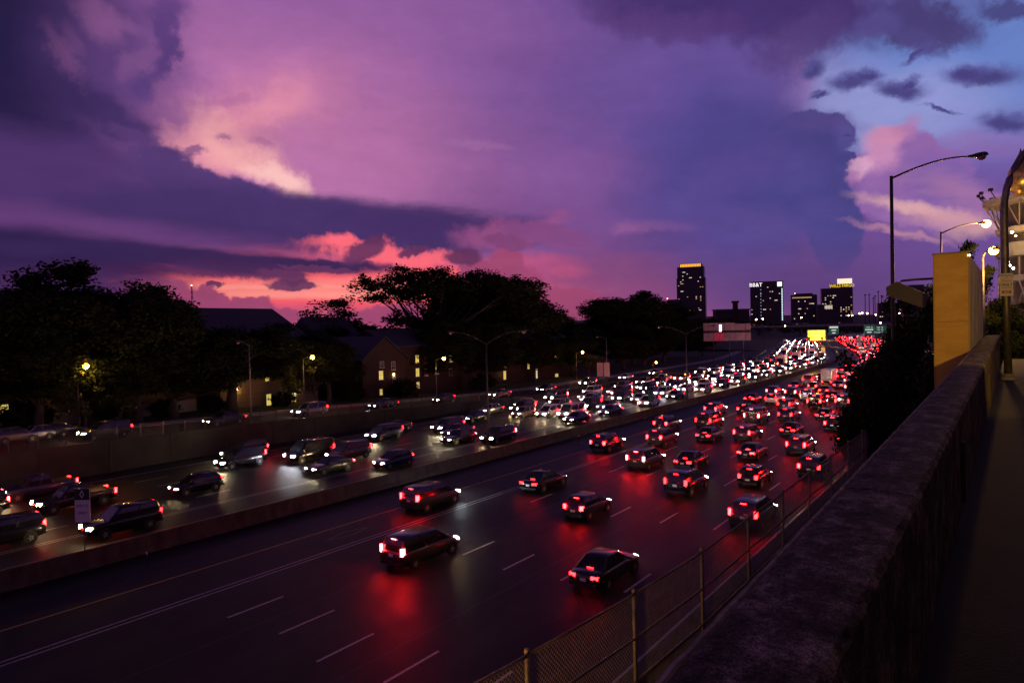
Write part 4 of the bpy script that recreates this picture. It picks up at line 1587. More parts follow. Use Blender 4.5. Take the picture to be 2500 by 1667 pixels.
def tree_proto(seed, trunk_h, blobs, nclump, per, rad, size, gap=0.0, m=None, tr_r=.35, shell=.55):
    rs = np.random.RandomState(seed)
    blobs = np.array(blobs, float)
    vol = np.prod(blobs[:, 3:], axis=1) ** .8
    pick = rs.choice(len(blobs), size=nclump * 3, p=vol / vol.sum())
    d = rs.normal(size=(nclump * 3, 3))
    d /= np.linalg.norm(d, axis=1)[:, None]
    r_ = shell + (1 - shell) * rs.random((nclump * 3, 1)) ** .6
    pts = blobs[pick, :3] + d * r_ * blobs[pick, 3:]
    ph = rs.random(6) * 6
    f = (np.sin(pts[:, 0] * .9 + ph[0]) + np.sin(pts[:, 1] * .9 + ph[1]) + np.sin(pts[:, 2] * 1.1 + ph[2])
         + .7 * np.sin(pts[:, 0] * 2.1 + ph[3] + pts[:, 2]) + .7 * np.sin(pts[:, 1] * 2.2 + ph[4] - pts[:, 2] * 1.7))
    pts = pts[f > gap][:nclump]
    v, n = leaf_quads(rs, pts, per, rad * (.6 + .8 * rs.random(len(pts))), size)
    crown = np_mesh('crown', v, n, m or LEAF)
    tb = MB()
    top = Vector(blobs[:, :3].mean(axis=0))
    tp_ = [Vector((0, 0, -.6)), Vector((.05, 0, trunk_h * .5)), Vector((0, .08, trunk_h))]
    tb.tube(tp_ + [Vector((top.x * .4, top.y * .4, trunk_h + (top.z - trunk_h) * .6))], [tr_r * 1.25, tr_r, tr_r * .85, tr_r * .4], 9)
    idx = rs.choice(len(pts), size=min(len(pts), 42), replace=False)
    for k, i in enumerate(idx):
        e = Vector(pts[i])
        b0 = tp_[2] + Vector((0, 0, rs.uniform(-trunk_h * .2, (top.z - trunk_h) * .5)))
        mid_ = b0.lerp(e, .5) + Vector((rs.uniform(-.4, .4), rs.uniform(-.4, .4), rs.uniform(-.2, .7)))
        q = tr_r * (.42 if k < 9 else .2)
        tb.tube([b0, mid_, e], [q, q * .55, q * .15], 5)
    return tb.mesh('trunk', BARK, True), crown


PROTO = {
    'broad': tree_proto(1, 3.0, [(0, 0, 9, 5.2, 5.2, 4.2), (-3, 1, 7, 3.4, 3.2, 2.8), (3.2, -1, 7.6, 3.2, 3.2, 2.8), (.5, -2.6, 6.5, 3, 3, 2.6), (-.5, .3, 12, 2.6, 2.6, 2)], 760, 60, .95, .15, .1, tr_r=.4),
    'broad2': tree_proto(5, 3.2, [(0, 0, 8.5, 4.6, 4.6, 3.8), (2.6, 1.8, 10.6, 2.8, 2.8, 2.4), (-2.6, -.8, 9.4, 3.0, 3, 2.6), (-3.6, 1, 6.4, 2.4, 2.4, 2), (3.6, -1, 6.6, 2.6, 2.6, 2.2)], 740, 60, .95, .15, .2, tr_r=.4),
    'airy': tree_proto(11, 4.0, [(-4.5, 0, 9.0, 4.2, 3.6, 2.6), (-1.0, 0, 12.6, 4.2, 3.6, 2.4), (4.0, 0, 11.6, 4.6, 4, 2.6), (-6.4, 1, 6.6, 2.6, 2.6, 1.6), (7.2, 0, 9.0, 3.4, 3.2, 2.4), (2, -1, 8.4, 4, 3.5, 2)], 820, 52, .8, .14, .45, tr_r=.55, shell=.25),
    'small': tree_proto(21, 1.8, [(0, 0, 5.4, 2.4, 2.4, 2.2), (-1.5, .4, 4.2, 1.6, 1.6, 1.4), (1.5, -.3, 4.5, 1.6, 1.6, 1.4)], 200, 44, .55, .12, .3, tr_r=.2, shell=.3),
    'column': tree_proto(31, 1.2, [(0, 0, 5, 2.2, 2.2, 4.2), (.4, 0, 8, 1.5, 1.5, 2.6), (-.6, .3, 3.4, 2.2, 2.2, 2.2)], 360, 26, .7, .22, .0, tr_r=.24),
    'near': tree_proto(41, 1.0, [(0, 0, 3.0, 2.4, 2.4, 2.2), (-1.4, -1.2, 1.8, 1.9, 1.9, 1.5), (.8, .8, 4.5, 1.5, 1.5, 1.3), (1.6, -1.3, 2.6, 1.5, 1.5, 1.4), (-1.5, 1.4, 3.4, 1.2, 1.2, 1.1), (-.4, -.6, 5.2, .8, .8, .9)], 900, 40, .4, .085, .1, tr_r=.16),
    'spray': tree_proto(43, .8, [(0, 0, 2.2, 1.5, 1.5, 1.4), (-.9, .6, 3.2, .9, .9, .8), (.9, -.6, 1.6, 1.1, 1.1, .9), (.2, .5, 4.2, .6, .6, .7)], 300, 30, .34, .085, .5, tr_r=.1, shell=.3),
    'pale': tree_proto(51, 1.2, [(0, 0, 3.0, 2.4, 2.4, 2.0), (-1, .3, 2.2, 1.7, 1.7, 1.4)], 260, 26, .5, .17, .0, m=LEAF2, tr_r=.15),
    'shrub': tree_proto(61, .4, [(0, 0, 1.0, 1.3, 1.3, 1.0), (.8, .2, .8, .9, .9, .7), (-.8, -.2, .9, .9, .9, .8)], 120, 22, .35, .13, .0, tr_r=.08),
}


def tree(kind, label, loc, sc=1.0, rz=0.0, name=None, cat='tree', group=None):
    o = thing(name or {'near': 'bank_tree', 'spray': 'bank_bush', 'shrub': 'shrub', 'pale': 'pale_tree', 'column': 'cypress_tree'}.get(kind, 'broadleaf_tree'), label, cat, loc, rz, group)
    o.scale = sc if hasattr(sc, '__len__') else (sc, sc, sc)
    inst('trunk', PROTO[kind][0], o)
    inst('crown', PROTO[kind][1], o)
    return o


def tree_px(kind, label, px, ytop, d, rz, wscale=1.0, protoh=13.5, **kw):
    """tree at street offset d whose top reaches the sight line (px, ytop)"""
    s, z = at_d(px, ytop, d)
    zb = street_z(s) + .2 if s < 320 else .8
    p = C(d, s, zb)[0]
    k = (z - zb) / protoh
    return tree(kind, label, p, (k * wscale, k * wscale, k), rz, **kw)


G1 = 'trees along the campus street'
tree_px('broad', 'largest dark tree at far left, its crown above the rooftops', 205, 640, 88, .4, 1.5, 14.0, group=G1)
tree_px('broad2', 'dark tree filling the left edge of the picture', 30, 715, 88, 1.2, 1.7, 12.8, group=G1)
tree_px('broad2', 'dark rounded tree right of the largest left tree', 305, 705, 90, 2.6, 1.25, 12.8, group=G1)
tree_px('broad', 'dark tree in front of the large slate hall', 420, 822, 86, 3.9, 1.9, 14.0, group=G1)
tree_px('broad2', 'dark tree beside the unlit pole lamp by the picket fence', 560, 798, 87, 5.0, 2.0, 12.8, group=G1)
tree_px('broad', 'dark tree left of the gabled brick house', 715, 790, 93, .9, 1.7, 14.0, group=G1)
tree_px('small', 'small open-crowned tree against the red sky', 735, 748, 112, .3, 1.3, 7.4, group=G1)
tree_px('airy', 'great spreading tree with sky showing through, centre left', 1045, 646, 104, .25, 1.75, 15.2, group=G1)
tree_px('broad', 'tall dark tree right of the great spreading tree', 1170, 666, 106, 2.2, 1.45, 14.0, group=G1)
tree_px('broad2', 'dark tree right of the gabled brick house', 1130, 780, 92, 3.0, 1.7, 12.8, group=G1)
tree_px('broad2', 'dark tree sloping down right of the centre trees', 1275, 735, 106, .2, 1.6, 12.8, group=G1)
tree_px('broad', 'dark tree behind the long dormitory', 1215, 740, 122, 1.0, 1.2, 14.0, group=G1)
tree_px('broad', 'low dark tree in the dip of the skyline', 1400, 770, 120, 2.0, 1.3, 14.0, group=G1)
tree_px('broad2', 'dark tree at the left of the right-hand tree mass', 1530, 726, 108, 3.3, 1.6, 12.8, group=G1)
tree_px('broad', 'top of the right-hand tree mass below the dark tower', 1610, 712, 112, 4.6, 1.6, 14.0, group=G1)
tree_px('broad2', 'dark tree directly left of the wide roadside billboard', 1700, 738, 112, 5.4, 1.6, 12.8, group=G1)
tree_px('broad', 'dark tree above the wide roadside billboard', 1765, 757, 126, .8, 1.2, 14.0, group=G1)
tree_px('broad', 'dark tree low behind the pale bush', 1460, 800, 100, 1.8, 1.3, 14.0, group=G1)
tree_px('broad2', 'dark tree over the ramp fence', 1560, 790, 98, .5, 1.4, 12.8, group=G1)
tree_px('broad', 'dark tree spread over the roof of the dormitory', 1075, 800, 93, 1.3, 1.6, 14.0, group=G1)
tree_px('broad2', 'dark tree between the two dormitories', 1175, 820, 90, 2.3, 1.5, 12.8, group=G1)
tree_px('broad', 'dark tree over the long dormitory roof', 1300, 812, 93, 4.1, 1.6, 14.0, group=G1)
tree_px('broad2', 'dark tree against the end of the long dormitory', 1395, 820, 92, 5.1, 1.5, 12.8, group=G1)
tree_px('broad2', 'dark tree hiding the left of the gabled house', 800, 835, 88, .6, 1.2, 12.8, group=G1)
tree_px('broad', 'dark tree between the hall and the porch building', 330, 800, 86, 1.9, 1.6, 14.0, group=G1)
tree_px('broad2', 'dark street tree in front of the porch building', 90, 830, 85, 4.4, 1.5, 12.8, group=G1)
for lab, px, yt, d, k, w in (('low dark tree left of the billboard posts', 1640, 800, 92, 'broad', 1.6), ('low dark tree behind the billboard posts', 1725, 812, 94, 'broad2', 1.6), ('dark tree below the billboard', 1790, 822, 92, 'broad', 1.7),
                             ('dark tree right of the billboard', 1850, 792, 96, 'broad2', 1.6), ('dark tree near the overpass on the left bank', 1905, 790, 100, 'broad', 1.6), ('dark tree over the small low lamp', 1585, 820, 90, 'broad', 1.5), ('dark tree over the ramp beyond the sign backs', 1530, 822, 90, 'broad2', 1.6)):
    tree_px(k, lab, px, yt, d, rnd.uniform(0, 6), w, 13.4, group=G1)
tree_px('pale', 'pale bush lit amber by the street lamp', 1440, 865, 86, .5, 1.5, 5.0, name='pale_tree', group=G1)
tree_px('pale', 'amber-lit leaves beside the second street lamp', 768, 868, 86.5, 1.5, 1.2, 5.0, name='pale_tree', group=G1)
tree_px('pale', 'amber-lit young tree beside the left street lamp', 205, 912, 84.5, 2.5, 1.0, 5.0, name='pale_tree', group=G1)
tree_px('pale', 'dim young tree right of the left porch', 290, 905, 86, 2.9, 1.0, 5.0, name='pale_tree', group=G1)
# shrubs along the campus pavement
shl = ['far left', 'second from left', 'third from left', 'fourth from left', 'fifth from left', 'sixth from left', 'seventh from left', 'last on the right']
for i, px in enumerate((60, 250, 400, 520, 690, 860, 985, 1180)):
    s, z = at_d(px, 960, 88)
    tree('shrub', 'low shrub on the campus pavement, ' + shl[i], C(88, s, street_z(s) + .2)[0], rnd.uniform(1.0, 1.7), rnd.uniform(0, 6), cat='shrub', group='shrubs on the campus pavement')
# right bank
G2 = 'trees on the bank beside the freeway'
for lab, px, ytop, Y, k, w in (('dense bush where the chain-link fence ends', 2222, 772, 35, 'near', .7), ('dense dark bush left of the amber-lit billboard', 2262, 722, 32, 'near', .72),
                               ('dark bush hugging the parapet left of the billboard', 2236, 830, 28.5, 'near', .85), ('taller dark tree directly behind the billboard arm', 2272, 690, 37, 'near', .7)):
    a = atY(px, ytop, Y)
    zb = 6.4
    kk = (a.z - zb) / 6.0
    tree(k, lab, (a.x, a.y, zb), (kk * w, kk * w, kk), rnd.uniform(0, 6), group=G2)
for lab, px, ytop, Y, w in (('loose leafy bush at the far end of the chain-link fence', 2150, 850, 33, 1.0), ('small loose bush overhanging the last fence posts', 2165, 940, 30, 1.0), ('ragged bush top left of the dark bank trees', 2180, 760, 38, .9)):
    a = atY(px, ytop, Y)
    kk = (a.z - 6.3) / 4.9
    tree('spray', lab, (a.x, a.y, 6.3), (max(kk, .7) * w, max(kk, .7) * w, kk), rnd.uniform(0, 6), cat='bush', group=G2)
for lab, px, ytop, Y, w in (('amber-lit tree showing above the billboard', 2362, 580, 44, .62), ('dark tree between the billboard and the sign pole', 2412, 640, 43, .6), ('dark tree behind the parking sign', 2480, 735, 52, 1.0), ('low dark tree at the end of the parapet wall', 2440, 770, 42, .9)):
    a = atY(px, ytop, Y)
    zb = 10.2
    kk = (a.z - zb) / 6.0
    tree('near', lab, (a.x, a.y, zb), (max(kk, .8) * w, max(kk, .8) * w, kk), rnd.uniform(0, 6), group=G2)
for i, s in enumerate((62, 86, 112, 140, 175, 215, 260)):
    p = C(1.5, s, 5.6 - 3.4 * smoothstep(60, 220, s))[0]
    tree('broad2' if i % 2 else 'broad', 'roadside tree right of the freeway, %s beyond the chain-link fence' % ordinal(i + 1), p, .62, rnd.uniform(0, 6), group=G2)

# distant woods: one mass on the horizon
rs = np.random.RandomState(3)
cen = []
for i in range(5200):
    az = R(rs.uniform(-48, 42))
    Y = rs.uniform(330, 900)
    x = math.tan(az) * Y
    # keep the freeway corridor clear
    best = min(abs(x - C(REF, s_, 0)[0].x) for s_ in (Y * 1.05, Y * 1.1, Y * 1.15))
    if best < 60 and Y < 700:
        continue
    top = CAMZ + (Y - 300) * .006 + 5 * math.sin(az * 9) + 3 * math.sin(az * 23 + 1) - 4
    cen.append((x, Y, top * (rs.random() ** .35)))
v, n = leaf_quads(rs, np.array(cen), 12, np.full(len(cen), 4.5), 1.5)
tag(bpy.data.objects.new('distant_woods', np_mesh('distant_woods', v, n, LEAF)), 'dark band of distant woods along the horizon', 'woods', kind='stuff')
col.objects.link(bpy.data.objects['distant_woods'])
hl = MB()
vs, fs = [], []
for i in range(61):
    az = R(-60 + 120 * i / 60)
    for Y, z in ((820, -1), (950, 9 + 3 * math.sin(az * 9)), (1500, 20 + 6 * math.sin(az * 7 + 1)), (2600, 34 + 10 * math.sin(az * 6))):
        vs.append((math.tan(az) * Y, Y, z))
for i in range(60):
    for j in range(3):
        a = i * 4 + j
        fs.append((a, a + 4, a + 5, a + 1))
hl.add(vs, fs)
tag(hl.build('hills', mat('far_woods', (.012, .016, .01), .95, rgb2=(.02, .026, .014), scale=.05)), kind='structure')

# ================================================================== skyline
TGLASS = mat('tower_glass', (.012, .014, .026), .3, spec=.4, rgb2=(.02, .022, .036), scale=.08)
PIER = mat('tower_pier', (.03, .032, .05), .7)
LITW = [emat('office_window_warm', (1, .6, .25), .5), emat('office_window_pale', (1, .85, .6), .7), emat('office_window_cool', (.5, .85, 1), .5)]
FLOODY = emat('crown_light', (1.0, .48, .05), 1.1)
BRIGHTW = emat('roof_light', (1.0, .78, .55), 1.1)
SIGNLIT = emat('sign_letters_white', (1, .95, .95), 1.3)
SIGNYEL = emat('sign_letters_yellow', (1, .66, .03), 1.1)


def tower(name, label, px0, px1, ytop, Y, depth, lit, seed, floors=30, cols=12, rz=R(-20)):
    a, b_ = atY(px0, ytop, Y), atY(px1, ytop, Y)
    w = (b_.x - a.x) / (math.cos(rz) + .35 * abs(math.sin(rz)))
    o = thing(name, label, 'skyscraper' if floors > 14 else 'office block', ((a.x + b_.x) / 2, Y, 0), rz)
    H_ = a.z
    MB().box((0, 0, H_ / 2), (w, depth, H_)).build('facade', TGLASS, o)
    for k in range(cols + 1):
        x = -w / 2 + w * k / cols
        MB().box((x, -depth / 2, H_ / 2), (w / cols * .22, .8, H_ - .5)).build('pier', PIER, o)
    fl_ = H_ / floors
    wm_ = {}
    rr = random.Random(seed)
    for k in range(lit):
        c = rr.randrange(cols)
        f = rr.randrange(floors // 3, floors - 2)
        sp_n = rr.choice((1, 1, 1, 1, 1, 2))
        ww = w / cols * (.5 + (sp_n - 1) * .8)
        x = -w / 2 + w / cols * (c + sp_n / 2)
        if x + ww / 2 > w / 2:
            continue
        MB().box((x, -depth / 2 - .45, fl_ * (f + .5)), (ww, .2, fl_ * .36)).build('lit_window', rr.choice(LITW[:2]), o)
    MB().box((0, 0, H_ + .4), (w * 1.01, depth * 1.01, .8)).build('roof', PIER, o)
    return o, w, H_


o, w, H_ = tower('office_tower', 'tall dark tower with amber-lit crown, leftmost on the skyline', 1655, 1720, 655, 1250, 34, 26, 1, 34, 12)
MB().box((0, 0, H_ + 3.5), (w * .84, 28, 7)).build('crown', PIER, o)
for k in range(14):
    MB().box((-w * .4 + w * .8 * (k + .5) / 14, -14.3, H_ + 3.6), (w * .045, .4, 5.2)).build('crown_light', FLOODY, o)
for sx in (-1, 1):
    MB().box((sx * (w / 2 + 1), 0, H_ * .42), (2.2, 26, H_ * .84)).build('shoulder', TGLASS, o)
o, w, H_ = tower('office_tower', 'dark wide tower with white rooftop letters and a lit edge', 1832, 1910, 690, 1250, 30, 14, 2, 22, 14)
text('BB&T', 9.5, o, (-w * .33, -15.6, H_ - 5.2), SIGNLIT, depth=.3)
MB().box((w * .40, -15.5, H_ - 5), (w * .14, .4, 8)).build('logo_panel', SIGNLIT, o)
for k in range(20):
    MB().box((w * .47, -15.5, H_ - 14 - k * 2.9), (1.7, .5, 2.1)).build('edge_light', emat('edge_light', (.7, .95, 1), 1.2), o)
    if k % 2 == 0:
        MB().box((-w * .18, -15.5, H_ - 14 - k * 2.9), (1.1, .4, 1.6)).build('edge_light', LITW[2], o)
o, w, H_ = tower('office_block', 'low wide office block with one bright lit floor', 1931, 1992, 722, 1250, 26, 12, 3, 14, 12)
for k in range(16):
    MB().box((-w * .46 + w * .76 * (k + .5) / 16, -13.5, H_ - 4.2), (w * .038, .4, 2.0)).build('lit_window', LITW[0], o)
MB().box((0, 0, H_ + 2), (w * .7, 16, 3)).build('plant_room', PIER, o)
MB().ball((-w * .34, -6, H_ + 4), .8, 6).build('beacon', emat('beacon', (1, .35, .3), 10), o)
o, w, H_ = tower('office_tower', 'tower with yellow rooftop letters and a glowing white top', 2005, 2077, 706, 1250, 30, 46, 4, 20, 12)
text('WELLS FARGO', 7.2, o, (w * .16, -15.8, H_ + 4.4), SIGNYEL, depth=.3, sx=.86)
MB().box((w * .16, -11, H_ + 4), (w * .66, 8, 8)).build('sign_storey', PIER, o)
MB().box((w * .27, -6, H_ + 13.0), (w * .46, 9, 9)).build('glowing_penthouse', BRIGHTW, o)
o, w, H_ = tower('office_block', 'dim podium block in front of the yellow-lettered tower', 1995, 2040, 745, 1150, 20, 0, 5, 8, 8)
for k in range(9):
    MB().box((-w * .1 + k * w * .045, -10.5, H_ - 4), (w * .03, .4, 5 + (k % 3))).build('lit_window', LITW[1], o)
o, w, H_ = tower('office_block', 'pale distant block left of the tall unlit lamp post', 2144, 2190, 741, 1300, 24, 4, 6, 10, 8)
o, w, H_ = tower('apartment_tower', 'dark apartment tower beside the billboard bush with two lit windows', 2204, 2250, 700, 420, 10, 0, 7, 16, 6)
for x_ in (-.3, .1):
    MB().box((w * x_, -5.5, H_ - 5.0), (1.6, .3, 1.8)).build('lit_window', LITW[2], o)
o, w, H_ = tower('office_block', 'small roofline at the foot of the tall dark tower', 1630, 1660, 733, 1240, 16, 1, 8, 8, 6)
MB().ball((-w * .5, -6, H_ + 3), .9, 6).build('beacon', emat('beacon', (1, .35, .3), 10), o)
# chimney-like stub on the tree line
a = atY(1795, 738, 700)
ch = thing('brick_chimney', 'short square chimney on the tree line between the towers', 'chimney', (a.x, a.y, 2))
MB().box((0, 0, (a.z - 2) / 2), (4.2, 4.2, a.z - 2)).build('shaft', BRICK, ch)
MB().box((0, 0, a.z - 2 + .4), (6.0, 6.0, 2.0)).build('cap', BRICK, ch)
wh = atY(1775, 757, 720)
whb = thing('warehouse', 'low pale roof behind the trees between the towers', 'building', (wh.x + 4, wh.y, 0))
MB().box((0, 0, wh.z / 2), (34, 14, wh.z)).build('wall', CONCD, whb)
MB().box((0, 0, wh.z + .5), (36, 16, 1)).build('roof', CONC, whb)
# far lit campus block on the left horizon
a = atY(835, 800, 420)
fb_ = thing('lit_block', 'distant low building with rows of lit windows on the horizon', 'building', (a.x, a.y, 0))
MB().box((0, 0, 7.5), (40, 12, 15 + 4)).build('wall', CONCD, fb_)
for k in range(16):
    MB().box((-18 + k * 2.2, -6.2, a.z + .8 - .1 * k), (1.5, .3, .9)).build('lit_window', WARMWIN, fb_)
    if k % 3 == 0:
        MB().box((-16 + k * 1.9, -6.2, a.z - 4), (1.3, .3, 1.0)).build('lit_window', WARMWIN, fb_)
# high-mast poles and far lamps
for i, (px, py) in enumerate(((2112, 720), (2122, 719), (2132, 728), (2136, 723), (2144, 712), (2152, 722))):
    a = atY(px, py, 900)
    o = thing('mast_pole', 'thin high-mast pole on the horizon, %s from left' % ordinal(i + 1), 'pole', (a.x, a.y, 5), group='high-mast poles on the horizon')
    MB().tube([(0, 0, 0), (0, 0, a.z - 5)], [.6, .4], 6).build('shaft', STEELD, o)
    MB().lathe([(.3, a.z - 5.6), (1.7, a.z - 5.2), (1.7, a.z - 4.6), (.3, a.z - 4.2)], n=8).build('lamp_ring', STEELD, o)
FARL = emat('far_sodium', (1, .6, .25), 40)
for i, (px, py, Y) in enumerate(((1862, 779, 480), (1956, 775, 430), (2080, 770, 700), (2098, 765, 700), (2105, 764, 700), (2117, 765, 700), (2138, 768, 700), (2149, 788, 520), (1916, 795, 500), (2195, 765, 300), (2072, 770, 720), (1846, 780, 520))):
    a = atY(px, py, Y)
    o = thing('far_street_lamp', 'tiny lit amber lamp near the overpass, %s of the far lamps' % ordinal(i + 1), 'street lamp', (a.x, a.y, 0), group='tiny amber lamps near the overpass')
    MB().tube([(0, 0, 0), (0, 0, a.z)], .12, 6).build('pole', STEELD, o)
    MB().ball((0, -.3, a.z), .55 * Y / 600, 8).build('bulb', FARL, o)


# ================================================================== vehicles
PAINT = {
    'black': mat('paint_black', (.008, .008, .009), .25, .2, coat=.6), 'dark grey': mat('paint_dark_grey', (.035, .036, .04), .3, .4, coat=.6),
    'silver': mat('paint_silver', (.28, .28, .29), .3, .6, coat=.6), 'white': mat('paint_white', (.6, .6, .59), .3, 0, coat=.6),
    'dark blue': mat('paint_dark_blue', (.012, .02, .06), .28, .3, coat=.6), 'dark red': mat('paint_dark_red', (.11, .01, .012), .28, .3, coat=.6),
    'beige': mat('paint_beige', (.22, .18, .13), .32, .4, coat=.6)}

KIND = {
    # stations (y, half width, z bottom, z shoulder, z centre); cabin (y rear base, y front base, y rear roof, y front roof, z base, z roof, half base, half roof)
    'sedan': dict(st=[(-2.36, .70, .44, .74, .78), (-2.30, .82, .32, .86, .93), (-2.0, .9, .24, .93, 1.0), (-1.3, .92, .21, .94, .99), (0, .93, .2, .93, .97), (1.0, .92, .2, .9, .96), (1.7, .9, .22, .82, .89), (2.16, .84, .28, .72, .77), (2.34, .70, .36, .6, .63)],
                  cab=(-1.75, 1.08, -1.0, .22, .94, 1.44, .82, .60), wb=(-1.42, 1.42), tl=(.62, -2.33, .80, .36, .15), hl=(.62, 2.24, .64, .32, .14)),
    'hatchback': dict(st=[(-2.02, .70, .44, .78, .82), (-1.96, .82, .32, .92, .96), (-1.6, .88, .24, .97, 1.0), (-.8, .89, .21, .96, 1.0), (.2, .9, .2, .94, .98), (.95, .89, .2, .9, .97), (1.5, .87, .22, .83, .9), (1.9, .8, .28, .72, .78), (2.06, .68, .36, .6, .64)],
                      cab=(-1.9, 1.05, -1.45, .2, .96, 1.5, .8, .6), wb=(-1.25, 1.28), tl=(.66, -2.0, .92, .22, .28), hl=(.6, 1.95, .66, .32, .15)),
    'suv': dict(st=[(-2.36, .76, .5, .9, .95), (-2.3, .9, .38, 1.06, 1.1), (-1.9, .95, .3, 1.1, 1.14), (-.9, .96, .28, 1.08, 1.12), (.3, .96, .28, 1.06, 1.1), (1.0, .95, .28, 1.03, 1.1), (1.7, .93, .3, .97, 1.04), (2.2, .88, .36, .86, .92), (2.36, .76, .46, .7, .74)],
                cab=(-2.28, 1.15, -2.05, .35, 1.08, 1.74, .86, .70), wb=(-1.42, 1.42), tl=(.78, -2.32, 1.05, .2, .34), hl=(.68, 2.27, .80, .34, .17)),
    'pickup': dict(st=[(-2.75, .84, .5, .98, .99), (-2.68, .93, .4, 1.04, 1.05), (-2.2, .96, .34, 1.05, 1.06), (-.9, .96, .32, 1.05, 1.07), (.4, .96, .32, 1.05, 1.1), (1.2, .96, .32, 1.05, 1.12), (2.0, .95, .34, 1.02, 1.08), (2.55, .9, .4, .94, .98), (2.72, .8, .48, .8, .84)],
                   cab=(-.85, 1.3, -.6, .55, 1.07, 1.78, .86, .7), wb=(-1.75, 1.75), tl=(.86, -2.72, .92, .16, .34), hl=(.74, 2.64, .86, .3, .2), bed=True),
    'box_truck': dict(st=[(-3.6, .95, .55, .8, .82), (-3.5, 1.0, .5, .86, .88), (-2, 1.0, .5, .86, .88), (0, 1.0, .5, .86, .88), (1.35, 1.0, .45, .95, 1.0), (1.6, 1.02, .4, 1.3, 1.34), (2.4, 1.0, .4, 1.26, 1.34), (2.95, .96, .42, 1.12, 1.18), (3.1, .86, .5, .95, 1.0)],
                  cab=(1.5, 2.75, 1.55, 2.3, 1.3, 2.25, .96, .88), wb=(-2.2, 2.1), tl=(.84, -3.6, .72, .2, .16), hl=(.76, 3.0, .9, .3, .22), cargo=True),
    'minivan': dict(st=[(-2.4, .78, .46, .95, .98), (-2.34, .92, .34, 1.05, 1.08), (-1.7, .97, .26, 1.06, 1.1), (-.6, .98, .24, 1.05, 1.1), (.5, .98, .24, 1.03, 1.09), (1.2, .96, .24, .98, 1.08), (1.8, .93, .26, .88, .96), (2.25, .86, .32, .74, .8), (2.42, .72, .42, .6, .64)],
                    cab=(-2.32, 1.55, -2.1, .45, 1.05, 1.72, .88, .70), wb=(-1.5, 1.5), tl=(.82, -2.37, 1.12, .16, .4), hl=(.66, 2.3, .72, .36, .16)),
    'coupe': dict(st=[(-2.2, .70, .42, .74, .78), (-2.14, .84, .3, .88, .92), (-1.8, .91, .22, .93, .98), (-1.0, .92, .19, .9, .95), (0, .92, .18, .86, .92), (.8, .91, .18, .84, .91), (1.5, .9, .2, .76, .84), (2.05, .84, .24, .66, .7), (2.24, .7, .32, .54, .57)],
                  cab=(-1.7, .85, -.75, -.05, .9, 1.32, .8, .56), wb=(-1.35, 1.4), tl=(.6, -2.18, .8, .4, .1), hl=(.64, 2.12, .6, .3, .1)),
    'van': dict(st=[(-2.56, .86, .5, 1.1, 1.12), (-2.5, .97, .38, 1.2, 1.22), (-1.6, .99, .32, 1.2, 1.22), (-.4, .99, .3, 1.2, 1.22), (.8, .99, .3, 1.18, 1.22), (1.5, .97, .3, 1.12, 1.2), (2.1, .94, .34, 1.0, 1.08), (2.45, .88, .4, .86, .92), (2.58, .76, .48, .72, .76)],
                cab=(-2.5, 1.75, -2.42, .95, 1.2, 2.05, .9, .8), wb=(-1.55, 1.6), tl=(.9, -2.53, 1.2, .16, .42), hl=(.72, 2.48, .84, .3, .2)),
}


def body_mb(k):
    m = MB()
    rows = []
    for y, w, zb, zs, zt in k['st']:
        hb = [(.0, zb), (w * .86, zb), (w * .98, zb + .1), (w, (zb + zs) / 2), (w * .985, zs - .08), (w * .93, zs), (w * .6, zs * .35 + zt * .65), (0, zt)]
        rows.append([(x, y, z) for x, z in hb] + [(-x, y, z) for x, z in hb[-2:0:-1]])
    n = len(rows[0])
    fs = []
    for i in range(len(rows) - 1):
        for j in range(n):
            a, b_ = i * n + j, i * n + (j + 1) % n
            fs.append((a, b_, b_ + n, a + n))
    fs += [tuple(range(n - 1, -1, -1)), tuple(range((len(rows) - 1) * n, len(rows) * n))]
    m.add([p for r_ in rows for p in r_], fs)
    return m


